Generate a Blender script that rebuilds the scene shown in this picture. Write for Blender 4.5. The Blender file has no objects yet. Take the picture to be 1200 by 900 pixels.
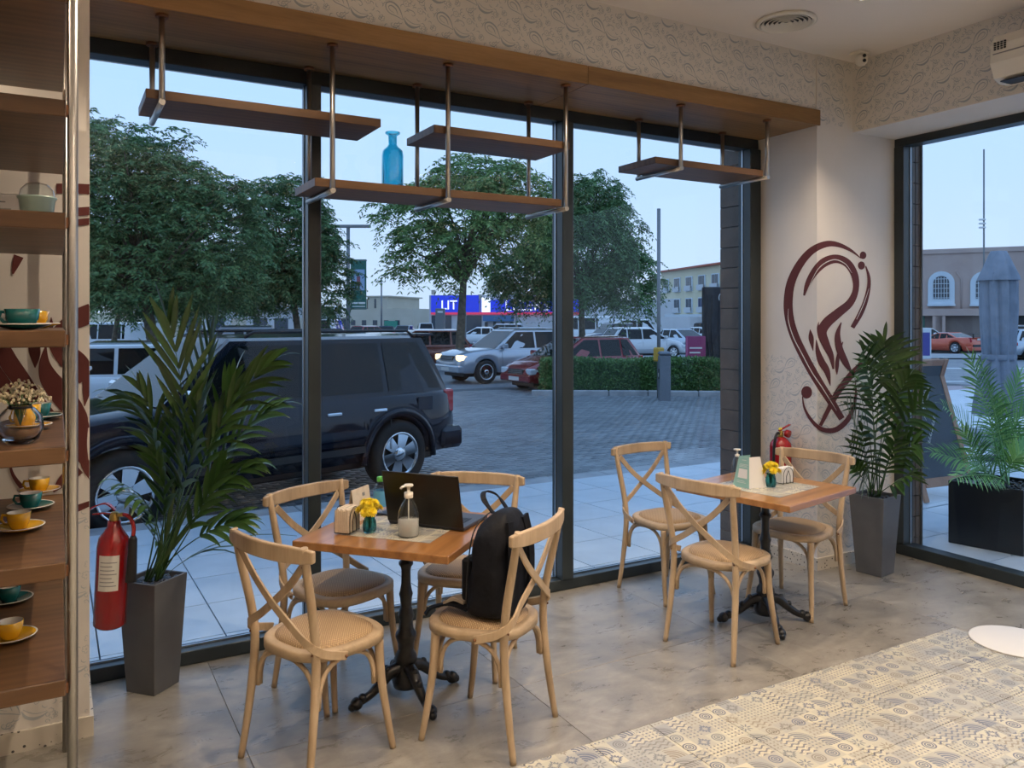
import bpy, math, random
import numpy as np
from mathutils import Vector, Matrix
R = math.radians
PI = math.pi
scene = bpy.context.scene
COL = scene.collection
random.seed(7)

# ------------------------------------------------------------------ camera
CAM_H = 1.66
YAW = R(60.38)
FW = (math.cos(YAW), math.sin(YAW)); RT = (math.sin(YAW), -math.cos(YAW))
cam_d = bpy.data.cameras.new('camera')
cam_d.sensor_width = 36.0
cam_d.lens = 937.5 / 1200 * 36
cam_d.shift_y = -(450 - 375.5) / 1200
cam_d.clip_start = 0.05; cam_d.clip_end = 600
cam = bpy.data.objects.new('camera', cam_d)
cam.location = (0, 0, CAM_H)
cam.rotation_euler = (R(90), 0, YAW - R(90))
COL.objects.link(cam)
scene.camera = cam

# ------------------------------------------------------------------ sky, exposure
scene.view_settings.view_transform = 'Standard'
scene.view_settings.look = 'None'
scene.view_settings.gamma = 1.0
scene.view_settings.exposure = 0.45
world = bpy.data.worlds.new('dusk_sky'); scene.world = world
world.use_nodes = True
wn = world.node_tree; wn.nodes.clear()
w_out = wn.nodes.new('ShaderNodeOutputWorld'); w_bg = wn.nodes.new('ShaderNodeBackground')
w_tc = wn.nodes.new('ShaderNodeTexCoord'); w_sep = wn.nodes.new('ShaderNodeSeparateXYZ'); w_rmp = wn.nodes.new('ShaderNodeValToRGB')
wn.links.new(w_tc.outputs['Generated'], w_sep.inputs[0]); wn.links.new(w_sep.outputs[2], w_rmp.inputs[0])
wn.links.new(w_rmp.outputs[0], w_bg.inputs[0]); wn.links.new(w_bg.outputs[0], w_out.inputs[0])
cr = w_rmp.color_ramp
cr.elements[0].position = 0.0; cr.elements[0].color = (.44, .55, .70, 1)
cr.elements[1].position = 1.0; cr.elements[1].color = (.26, .46, .82, 1)
for p, c in ((.06, (.44, .57, .76, 1)), (.25, (.37, .55, .83, 1)), (.55, (.34, .54, .86, 1))):
    e = cr.elements.new(p); e.color = c
w_bg.inputs[1].default_value = 1.12

# ------------------------------------------------------------------ ceiling downlights (their light)
CEIL = 3.43
DOWNLIGHTS = [(3.84, 2.86), (2.32, 2.86), (0.83, 2.86), (3.84, 1.15), (2.32, 1.15), (0.83, 1.15), (-.65, 2.86),
              (3.84, -0.6), (2.32, -0.6), (0.83, -0.6), (-.65, .5)]
SPOT_W = 72
for i, (lx, ly) in enumerate(DOWNLIGHTS):
    ld = bpy.data.lights.new('downlight_beam', 'SPOT'); ld.energy = SPOT_W; ld.color = (1.0, .81, .61)
    ld.spot_size = R(112); ld.spot_blend = .55; ld.shadow_soft_size = .02
    lo = bpy.data.objects.new('downlight_beam', ld); lo.location = (lx, ly, CEIL - .03); COL.objects.link(lo)
# unseen fill spots added behind the camera, aimed up to brighten the ceiling
for lx, ly in ((-1.2, -1.0), (1.5, -1.0), (3.5, -.6)):
    la = bpy.data.lights.new('fill_uplight', 'SPOT'); la.energy = 150; la.color = (1.0, .84, .68); la.shadow_soft_size = .1; la.spot_size = R(130); la.spot_blend = .6
    lo = bpy.data.objects.new('fill_uplight', la); lo.location = (lx, ly, 1.5); lo.rotation_euler = (R(180), 0, 0); COL.objects.link(lo)

# ------------------------------------------------------------------ helpers
class MB:
    def __init__(s): s.v = []; s.f = []; s.sm = []
    def add(s, vs, fs, smooth=False):
        o = len(s.v); s.v += [tuple(p) for p in vs]
        s.f += [tuple(i + o for i in f) for f in fs]; s.sm += [smooth] * len(fs); return s
    def box(s, x0, x1, y0, y1, z0, z1, M=None):
        vs = [Vector((x, y, z)) for x in (x0, x1) for y in (y0, y1) for z in (z0, z1)]
        if M: vs = [M @ p for p in vs]
        return s.add(vs, [(0, 1, 3, 2), (4, 6, 7, 5), (0, 4, 5, 1), (2, 3, 7, 6), (0, 2, 6, 4), (1, 5, 7, 3)])
    def rbox(s, x0, x1, y0, y1, z0, z1, b=.004, M=None):      # chamfered box
        xs = (x0, x1); ys = (y0, y1); zs = (z0, z1); vs = []; idx = {}
        for i in (0, 1):
            for j in (0, 1):
                for k in (0, 1):
                    sx = 1 - 2 * i; sy = 1 - 2 * j; sz = 1 - 2 * k
                    for a, d in enumerate(((0, b, b), (b, 0, b), (b, b, 0))):
                        idx[(i, j, k, a)] = len(vs); vs.append(Vector((xs[i] + sx * d[0], ys[j] + sy * d[1], zs[k] + sz * d[2])))
        q = lambda *t: tuple(idx[x] for x in t)
        fs = []
        for i in (0, 1): fs.append(q((i,0,0,0),(i,1,0,0),(i,1,1,0),(i,0,1,0)))
        for j in (0, 1): fs.append(q((0,j,0,1),(1,j,0,1),(1,j,1,1),(0,j,1,1)))
        for k in (0, 1): fs.append(q((0,0,k,2),(1,0,k,2),(1,1,k,2),(0,1,k,2)))
        for i in (0, 1):
            for j in (0, 1): fs.append(q((i,j,0,0),(i,j,1,0),(i,j,1,1),(i,j,0,1)))
            for k in (0, 1): fs.append(q((i,0,k,0),(i,1,k,0),(i,1,k,2),(i,0,k,2)))
        for j in (0, 1):
            for k in (0, 1): fs.append(q((0,j,k,1),(1,j,k,1),(1,j,k,2),(0,j,k,2)))
        for i in (0, 1):
            for j in (0, 1):
                for k in (0, 1): fs.append(q((i,j,k,0),(i,j,k,1),(i,j,k,2)))
        if M: vs = [M @ p for p in vs]
        return s.add(vs, fs)
    def tube(s, pts, rad, n=10, cap=True, up=None, flat=1.0):
        pts = [Vector(p) for p in pts]; m = len(pts)
        rr = rad if isinstance(rad, (list, tuple)) else [rad] * m
        vs = []; prev = None
        for i, p in enumerate(pts):
            t = (pts[min(i + 1, m - 1)] - pts[max(i - 1, 0)]).normalized()
            if prev is None:
                a = Vector(up) if up else (Vector((0, 0, 1)) if abs(t.z) < .9 else Vector((1, 0, 0)))
            else: a = prev
            a = (a - t * a.dot(t)); a = a.normalized() if a.length > 1e-6 else t.orthogonal().normalized(); prev = a
            b = t.cross(a)
            for k in range(n):
                an = 2 * PI * k / n
                vs.append(p + a * math.cos(an) * rr[i] + b * math.sin(an) * rr[i] * flat)
        fs = [(i * n + k, i * n + (k + 1) % n, (i + 1) * n + (k + 1) % n, (i + 1) * n + k) for i in range(m - 1) for k in range(n)]
        s.add(vs, fs, True)
        if cap:
            o = len(s.v) - m * n
            s.f.append(tuple(o + k for k in range(n))[::-1]); s.sm.append(False)
            s.f.append(tuple(o + (m - 1) * n + k for k in range(n))); s.sm.append(False)
        return s
    def strap(s, pts, w, t, nrm):          # flat band: nrm = list of thickness directions (or one)
        pts = [Vector(p) for p in pts]; m = len(pts); vs = []
        for i, p in enumerate(pts):
            d = (pts[min(i + 1, m - 1)] - pts[max(i - 1, 0)]).normalized()
            nn = Vector(nrm[i] if isinstance(nrm, list) else nrm); nn = (nn - d * nn.dot(d)).normalized(); b = d.cross(nn)
            ww = w[i] if isinstance(w, list) else w
            vs += [p + b * ww / 2 + nn * t / 2, p - b * ww / 2 + nn * t / 2, p - b * ww / 2 - nn * t / 2, p + b * ww / 2 - nn * t / 2]
        fs = [(i * 4 + k, i * 4 + (k + 1) % 4, i * 4 + 4 + (k + 1) % 4, i * 4 + 4 + k) for i in range(m - 1) for k in range(4)]
        fs += [(3, 2, 1, 0), tuple((m - 1) * 4 + k for k in range(4))]
        return s.add(vs, fs)
    def lathe(s, prof, n=24, c=(0, 0, 0), M=None, cap=True):
        vs = []; m = len(prof)
        for r, z in prof:
            for k in range(n):
                a = 2 * PI * k / n; p = Vector((c[0] + r * math.cos(a), c[1] + r * math.sin(a), c[2] + z)); vs.append(M @ p if M else p)
        fs = [(i * n + k, i * n + (k + 1) % n, (i + 1) * n + (k + 1) % n, (i + 1) * n + k) for i in range(m - 1) for k in range(n)]
        s.add(vs, fs, True)
        o = len(s.v) - m * n
        if cap and prof[0][0] > 1e-4: s.f.append(tuple(o + k for k in range(n))[::-1]); s.sm.append(False)
        if cap and prof[-1][0] > 1e-4: s.f.append(tuple(o + (m - 1) * n + k for k in range(n))); s.sm.append(False)
        return s
    def prism(s, poly, z0, z1, M=None):     # polygon in xy
        n = len(poly); vs = [Vector((x, y, z0)) for x, y in poly] + [Vector((x, y, z1)) for x, y in poly]
        if M: vs = [M @ p for p in vs]
        return s.add(vs, [tuple(range(n))[::-1], tuple(range(n, 2 * n))] + [(k, (k + 1) % n, n + (k + 1) % n, n + k) for k in range(n)])
    def ball(s, c, r, n=10, m=6, sc=(1, 1, 1)):
        vs = []
        for i in range(m + 1):
            th = PI * i / m
            for k in range(n):
                a = 2 * PI * k / n; vs.append((c[0] + r * sc[0] * math.sin(th) * math.cos(a), c[1] + r * sc[1] * math.sin(th) * math.sin(a), c[2] - r * sc[2] * math.cos(th)))
        return s.add(vs, [(i * n + k, i * n + (k + 1) % n, (i + 1) * n + (k + 1) % n, (i + 1) * n + k) for i in range(m) for k in range(n)], True)
    def mesh(s, name, mat):
        me = bpy.data.meshes.new(name); me.from_pydata(s.v, [], s.f)
        me.polygons.foreach_set('use_smooth', s.sm); me.materials.append(mat); me.validate(); me.update(); return me
    def build(s, name, mat, parent=None, bev=0, auto=False):
        o = bpy.data.objects.new(name, s.mesh(name, mat)); COL.objects.link(o)
        if parent: o.parent = parent
        if bev:
            b = o.modifiers.new('b', 'BEVEL'); b.width = bev; b.segments = 2; b.limit_method = 'ANGLE'; b.angle_limit = R(35)
        return o
def raw(name, v, f, mat, parent=None, smooth=False):
    me = bpy.data.meshes.new(name); nv = len(v); k = f.shape[1]
    me.vertices.add(nv); me.vertices.foreach_set('co', v.astype(np.float32).ravel())
    me.loops.add(f.size); me.loops.foreach_set('vertex_index', f.astype(np.int32).ravel())
    me.polygons.add(len(f)); me.polygons.foreach_set('loop_start', np.arange(0, f.size, k, dtype=np.int32)); me.polygons.foreach_set('loop_total', np.full(len(f), k, np.int32))
    me.materials.append(mat); me.update(calc_edges=True)
    if smooth: me.polygons.foreach_set('use_smooth', [True] * len(f))
    o = bpy.data.objects.new(name, me); COL.objects.link(o)
    if parent: o.parent = parent
    return o
def tag(o, label=None, cat=None, group=None, kind=None):
    if label: o['label'] = label
    if cat: o['category'] = cat
    if group: o['group'] = group
    if kind: o['kind'] = kind
    return o
def thing(name, label, cat, loc=(0, 0, 0), rz=0, group=None):
    o = bpy.data.objects.new(name, None); COL.objects.link(o); o.location = loc; o.rotation_euler = (0, 0, rz); o.empty_display_size = .1
    return tag(o, label, cat, group)
def struct(o): o['kind'] = 'structure'; return o
def empty_struct(name):
    o = bpy.data.objects.new(name, None); COL.objects.link(o); return struct(o)
def kids(o): return list(o.children)
def dup(root, loc, rz, label=None):
    def cp(o, par):
        c = o.copy(); COL.objects.link(c); c.parent = par
        for ch in kids(o): cp(ch, c)
        return c
    r = cp(root, root.parent); r.location = loc; r.rotation_euler = (0, 0, rz)
    if label: r['label'] = label
    return r
def ray(x, y):
    u = (x - 600) / 937.5; return Vector((FW[0] + u * RT[0], FW[1] + u * RT[1], -(y - 375.5) / 937.5))
def on(x, y, z):                                            # point at height z
    r = ray(x, y); t = (z - CAM_H) / r.z; return Vector((r.x * t, r.y * t, z))
def aty(x, y, Y):
    r = ray(x, y); t = Y / r.y; return Vector((r.x * t, Y, CAM_H + r.z * t))
def atx(x, y, X):
    r = ray(x, y); t = X / r.x; return Vector((X, r.y * t, CAM_H + r.z * t))
def atd(x, y, d):                                           # point at depth d from the viewpoint
    r = ray(x, y); return Vector((r.x * d, r.y * d, CAM_H + r.z * d))
def text(s, name, size, mat, parent, M, ext=.0005):
    c = bpy.data.curves.new(name, 'FONT'); c.body = s; c.size = size; c.extrude = ext; c.align_x = 'CENTER'; c.align_y = 'CENTER'; c.resolution_u = 2
    t = bpy.data.objects.new(name, c); COL.objects.link(t)
    dg = bpy.context.evaluated_depsgraph_get(); me = bpy.data.meshes.new_from_object(t.evaluated_get(dg)); bpy.data.objects.remove(t)
    me.materials.clear(); me.materials.append(mat); me.transform(M)
    o = bpy.data.objects.new(name, me); COL.objects.link(o)
    if parent: o.parent = parent
    return o
def bez(p0, p1, p2, n):
    p0, p1, p2 = Vector(p0), Vector(p1), Vector(p2)
    return [p0 * (1 - t) ** 2 + p1 * 2 * t * (1 - t) + p2 * t * t for t in [i / n for i in range(n + 1)]]
def spline(pts, n=6):                                       # Catmull-Rom, tuples of any length
    P = [pts[0]] + list(pts) + [pts[-1]]; out = []
    for i in range(1, len(P) - 2):
        for k in range(n):
            t = k / n; out.append(tuple(.5 * ((2 * b) + (-a + c) * t + (2 * a - 5 * b + 4 * c - d) * t * t + (-a + 3 * b - 3 * c + d) * t ** 3) for a, b, c, d in zip(P[i - 1], P[i], P[i + 1], P[i + 2])))
    out.append(tuple(pts[-1])); return out

# ------------------------------------------------------------------ materials
def new_mat(name):
    m = bpy.data.materials.new(name); m.use_nodes = True; nt = m.node_tree
    return m, nt, nt.nodes['Principled BSDF']
def flat(name, c, rough=.5, metal=0, spec=None, coat=0, trans=0, ior=1.45, emit=None, es=1, sheen=0):
    m, nt, b = new_mat(name); b.inputs['Base Color'].default_value = (*c, 1); b.inputs['Roughness'].default_value = rough; b.inputs['Metallic'].default_value = metal
    if spec is not None: b.inputs['Specular IOR Level'].default_value = spec
    if coat: b.inputs['Coat Weight'].default_value = coat; b.inputs['Coat Roughness'].default_value = .03
    if trans: b.inputs['Transmission Weight'].default_value = trans; b.inputs['IOR'].default_value = ior
    if sheen: b.inputs['Sheen Weight'].default_value = sheen
    if emit: b.inputs['Emission Color'].default_value = (*emit, 1); b.inputs['Emission Strength'].default_value = es
    return m
def node(nt, t, **kw):
    n = nt.nodes.new('ShaderNode' + t)
    for k, v in kw.items():
        if k.startswith('i_'): n.inputs[int(k[2:]) if k[2:].isdigit() else k[2:].replace('_', ' ')].default_value = v
        else: setattr(n, k, v)
    return n
def ramp(nt, fac, stops):
    r = nt.nodes.new('ShaderNodeValToRGB'); e = r.color_ramp.elements
    e[0].position = stops[0][0]; e[0].color = (*stops[0][1], 1); e[1].position = stops[-1][0]; e[1].color = (*stops[-1][1], 1)
    for p, c in stops[1:-1]: x = e.new(p); x.color = (*c, 1)
    nt.links.new(fac, r.inputs[0]); return r.outputs[0]
def bump(nt, b, h, strength=.3, dist=.01):
    n = node(nt, 'Bump', i_0=strength); n.inputs['Distance'].default_value = dist; nt.links.new(h, n.inputs['Height']); nt.links.new(n.outputs[0], b.inputs['Normal'])
def coords(nt, sc=(1, 1, 1), rot=(0, 0, 0), rand=False):
    tc = node(nt, 'TexCoord'); mp = node(nt, 'Mapping'); mp.inputs['Scale'].default_value = sc; mp.inputs['Rotation'].default_value = rot
    nt.links.new(tc.outputs['Object'], mp.inputs[0])
    if rand:
        oi = node(nt, 'ObjectInfo'); mu = node(nt, 'Math', operation='MULTIPLY', i_1=37.0); nt.links.new(oi.outputs['Random'], mu.inputs[0]); nt.links.new(mu.outputs[0], mp.inputs['Location'])
    return mp.outputs[0]
def noisy(name, c1, c2, scale=5, detail=6, rough=.6, bmp=.15, bscale=None, metal=0, sc=(1, 1, 1), lo=.35, hi=.65, coat=0, rand=False, bd=.005):
    m, nt, b = new_mat(name); v = coords(nt, sc, rand=rand)
    n = node(nt, 'TexNoise', i_Scale=scale, i_Detail=detail, i_Roughness=.6); nt.links.new(v, n.inputs[0])
    nt.links.new(ramp(nt, n.outputs[0], [(lo, c1), (hi, c2)]), b.inputs['Base Color']); b.inputs['Roughness'].default_value = rough; b.inputs['Metallic'].default_value = metal
    if coat: b.inputs['Coat Weight'].default_value = coat
    if bmp:
        n2 = node(nt, 'TexNoise', i_Scale=bscale or scale * 6, i_Detail=4); nt.links.new(v, n2.inputs[0]); bump(nt, b, n2.outputs[0], bmp, bd)
    return m
def wood(name, c1, c2, c3, axis=0, scale=9, rough=.45, stretch=.08, bmp=.1, coat=0, wv=.16):
    m, nt, b = new_mat(name); sc = [1, 1, 1]; sc[axis] = stretch; v = coords(nt, sc, rand=True)
    n = node(nt, 'TexNoise', i_Scale=scale, i_Detail=5, i_Distortion=.6); nt.links.new(v, n.inputs[0])
    w = node(nt, 'TexWave', i_Scale=scale * .9, i_Distortion=5.0, i_Detail=3); w.inputs['Detail Scale'].default_value = 1.2; w.bands_direction = 'YXZ'[axis] if axis < 3 else 'Y'; nt.links.new(v, w.inputs[0])
    f = node(nt, 'TexNoise', i_Scale=scale * 14, i_Detail=2); nt.links.new(v, f.inputs[0])
    mx = node(nt, 'Mix'); mx.inputs[0].default_value = wv; nt.links.new(n.outputs[0], mx.inputs[2]); nt.links.new(w.outputs[1], mx.inputs[3])
    m2 = node(nt, 'Mix'); m2.inputs[0].default_value = .22; nt.links.new(mx.outputs[0], m2.inputs[2]); nt.links.new(f.outputs[0], m2.inputs[3])
    nt.links.new(ramp(nt, m2.outputs[0], [(.22, c1), (.48, c2), (.75, c3)]), b.inputs['Base Color']); b.inputs['Roughness'].default_value = rough
    if coat: b.inputs['Coat Weight'].default_value = coat; b.inputs['Coat Roughness'].default_value = .15
    if bmp: bump(nt, b, m2.outputs[0], bmp, .003)
    return m
M = {}
M['oak'] = wood('oak', (.11, .055, .018), (.25, .135, .045), (.37, .205, .078), 0, 9, bmp=.03, wv=.12)
M['oak_dark'] = wood('oak_shelf', (.05, .024, .010), (.115, .057, .024), (.19, .10, .045), 0, 7)
M['oak_y'] = wood('oak_shelf_board', (.10, .048, .02), (.235, .12, .052), (.32, .175, .08), 1, 6)
M['chair'] = wood('chair_elm', (.25, .175, .105), (.44, .32, .20), (.58, .44, .29), 2, 10, .55, .12)
M['chair_x'] = wood('chair_elm_seat', (.27, .19, .115), (.46, .34, .215), (.58, .44, .29), 0, 8, .55, .5, 0, wv=.05)
M['table'] = wood('table_oak', (.15, .06, .02), (.33, .15, .05), (.45, .235, .09), 0, 5, .28, .08, .05, .3)
M['board_frame'] = wood('a_board_wood', (.20, .09, .05), (.34, .17, .10), (.42, .24, .15), 2, 6)
M['iron'] = noisy('cast_iron', (.006, .006, .007), (.016, .016, .018), 30, 3, .32, .3, 60)
M['steel'] = flat('brushed_steel', (.50, .485, .46), .34, 1)
M['bronze'] = flat('copper_flange', (.22, .10, .05), .45, .6)
M['frame'] = noisy('window_frame_paint', (.018, .026, .030), (.028, .038, .043), 3, 2, .35, 0)
M['gasket'] = flat('black_gasket', (.006, .006, .007), .5)
M['trim_metal'] = flat('glazing_bead', (.55, .60, .66), .3, 1)
M['cream'] = noisy('wall_plaster', (.66, .62, .57), (.72, .68, .63), 1.5, 3, .75, .03, 80)
M['ceiling'] = noisy('ceiling_plaster', (.74, .68, .62), (.78, .72, .66), .8, 2, .8, .02, 60)
M['maroon'] = flat('maroon_print', (.105, .018, .014), .7)
M['print_blue'] = flat('grey_blue_print', (.36, .39, .41), .75)
M['print_blue_lt'] = flat('pale_blue_print', (.43, .455, .47), .75)
M['white'] = flat('white_plastic', (.72, .68, .60), .35)
M['paper'] = flat('white_paper', (.75, .74, .72), .7)
M['kraft'] = noisy('kraft_paper', (.60, .50, .38), (.70, .60, .47), 30, 4, .8, .1)
M['pot_grey'] = noisy('planter_grey', (.085, .085, .088), (.105, .105, .108), 5, 3, .5, .04, 100)
M['pot_black'] = noisy('planter_black', (.008, .011, .016), (.013, .017, .023), 4, 2, .35, .03, 80)
M['pebble'] = noisy('dark_pebble', (.012, .012, .014), (.05, .05, .055), 20, 2, .25, 0)
M['red'] = flat('extinguisher_red', (.33, .008, .010), .25, coat=.5)
M['black'] = flat('black_rubber', (.008, .008, .009), .45)
M['brass'] = flat('brass', (.50, .33, .10), .3, 1)
M['teal'] = flat('teal_glaze', (.012, .13, .13), .18, coat=.5)
M['yellow_c'] = flat('yellow_glaze', (.72, .40, .015), .2, coat=.5)
M['white_glaze'] = flat('white_glaze', (.70, .68, .62), .2)
M['mint'] = flat('mint_glaze', (.40, .58, .54), .3)
M['navy'] = noisy('backpack_fabric', (.003, .0035, .006), (.007, .008, .013), 12, 4, .62, .5, 7, bd=.03); M['navy'].node_tree.nodes['Principled BSDF'].inputs['Specular IOR Level'].default_value = .22
M['strap_pad'] = flat('beige_lining', (.36, .30, .24), .8)
M['laptop'] = flat('laptop_lid', (.022, .020, .017), .3, .4)
M['laptop_deck'] = flat('laptop_deck', (.05, .055, .07), .4, .4)
M['key'] = flat('keycap', (.01, .01, .012), .5)
M['yflower'] = noisy('yellow_petals', (.80, .58, .012), (.92, .78, .05), 60, 2, .6, 0)
M['stem'] = flat('green_stem', (.05, .16, .03), .5)
M['gyps'] = flat('dried_blossom', (.58, .50, .34), .8)
M['wire'] = flat('black_wire', (.01, .01, .01), .4, .5)
M['glass'] = flat('clear_glass', (1, 1, 1), .01, trans=1, ior=1.3)
M['glass_teal'] = flat('teal_glass', (.25, .62, .64), .03, trans=1, ior=1.3)
M['water'] = flat('soap_gel', (.80, .77, .72), .05, trans=.55, ior=1.2)
M['green_cap'] = flat('green_cap', (.10, .42, .06), .4)
M['bottle_label'] = flat('bottle_label', (.10, .33, .55), .4)
M['mint_card'] = flat('mint_card', (.26, .47, .42), .6)
M['gold_tape'] = flat('print_grey', (.25, .25, .25), .7)
M['emit_warm'] = flat('lamp_lens', (1, .9, .7), .4, emit=(1, .80, .50), es=9)

def pane_mat(name, tint, k):
    m = bpy.data.materials.new(name); m.use_nodes = True; nt = m.node_tree; nt.nodes.clear()
    o = node(nt, 'OutputMaterial'); t = node(nt, 'BsdfTransparent'); g = node(nt, 'BsdfGlossy'); g.inputs['Roughness'].default_value = 0.0
    t.inputs[0].default_value = (*tint, 1); mx = node(nt, 'MixShader'); ge = node(nt, 'NewGeometry'); dp = node(nt, 'VectorMath', operation='DOT_PRODUCT'); nt.links.new(ge.outputs['Incoming'], dp.inputs[0]); nt.links.new(ge.outputs['Normal'], dp.inputs[1])
    ab = node(nt, 'Math', operation='ABSOLUTE'); nt.links.new(dp.outputs['Value'], ab.inputs[0]); su = node(nt, 'Math', operation='SUBTRACT', i_0=1.0); nt.links.new(ab.outputs[0], su.inputs[1])
    pw = node(nt, 'Math', operation='POWER', i_1=5.0); nt.links.new(su.outputs[0], pw.inputs[0]); ma = node(nt, 'Math', operation='MULTIPLY_ADD', i_1=.96, i_2=.04); nt.links.new(pw.outputs[0], ma.inputs[0])
    mu = node(nt, 'Math', operation='MULTIPLY', i_1=k); nt.links.new(ma.outputs[0], mu.inputs[0]); nt.links.new(mu.outputs[0], mx.inputs[0])
    nt.links.new(t.outputs[0], mx.inputs[1]); nt.links.new(g.outputs[0], mx.inputs[2]); nt.links.new(mx.outputs[0], o.inputs[0]); return m
M['pane'] = pane_mat('window_glass', (.96, .98, .99), .4)
M['glass_aqua'] = pane_mat('aqua_glass', (.32, .78, .86), 2.2)
M['thin_glass'] = pane_mat('thin_glass', (.93, .96, .97), 1.6)

def terrazzo():
    m, nt, b = new_mat('terrazzo'); v = coords(nt)
    vo = node(nt, 'TexVoronoi', i_Scale=55.0); nt.links.new(v, vo.inputs[0]); n = node(nt, 'TexNoise', i_Scale=30.0); nt.links.new(v, n.inputs[0])
    s = node(nt, 'SeparateColor'); nt.links.new(vo.outputs['Color'], s.inputs[0])
    lt = node(nt, 'Math', operation='LESS_THAN', i_1=.30); nt.links.new(vo.outputs['Distance'], lt.inputs[0])
    g = node(nt, 'Math', operation='GREATER_THAN', i_1=.72); nt.links.new(s.outputs[0], g.inputs[0])
    mu = node(nt, 'Math', operation='MULTIPLY'); nt.links.new(lt.outputs[0], mu.inputs[0]); nt.links.new(g.outputs[0], mu.inputs[1])
    mx = node(nt, 'Mix', data_type='RGBA'); mx.inputs[6].default_value = (.56, .51, .43, 1); mx.inputs[7].default_value = (.05, .045, .04, 1); nt.links.new(mu.outputs[0], mx.inputs[0])
    nt.links.new(mx.outputs[2], b.inputs['Base Color']); b.inputs['Roughness'].default_value = .35; return m
M['terrazzo'] = terrazzo()

def concrete_tile():
    m, nt, b = new_mat('concrete_look_tile'); v = coords(nt, (1, 1, 1), (0, 0, R(20)), rand=True)
    n = node(nt, 'TexNoise', i_Scale=1.6, i_Detail=9, i_Roughness=.68, i_Distortion=.8); nt.links.new(v, n.inputs[0])
    v2 = coords(nt, (1.0, 2.0, 1), (0, 0, R(28)), rand=True)
    n2 = node(nt, 'TexNoise', i_Scale=5.0, i_Detail=10, i_Roughness=.75, i_Distortion=.5); nt.links.new(v2, n2.inputs[0])
    mx = node(nt, 'Mix'); mx.inputs[0].default_value = .5; nt.links.new(n.outputs[0], mx.inputs[2]); nt.links.new(n2.outputs[0], mx.inputs[3])
    nt.links.new(ramp(nt, mx.outputs[0], [(.33, (.14, .125, .105)), (.45, (.215, .195, .165)), (.55, (.29, .265, .225)), (.68, (.40, .37, .32))]), b.inputs['Base Color'])
    nt.links.new(ramp(nt, n2.outputs[0], [(.3, (.22, .22, .22)), (.7, (.42, .42, .42))]), b.inputs['Roughness'])
    n3 = node(nt, 'TexNoise', i_Scale=24.0, i_Detail=6); nt.links.new(v, n3.inputs[0]); bump(nt, b, n3.outputs[0], .06, .004)
    return m
M['concrete'] = concrete_tile()

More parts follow.
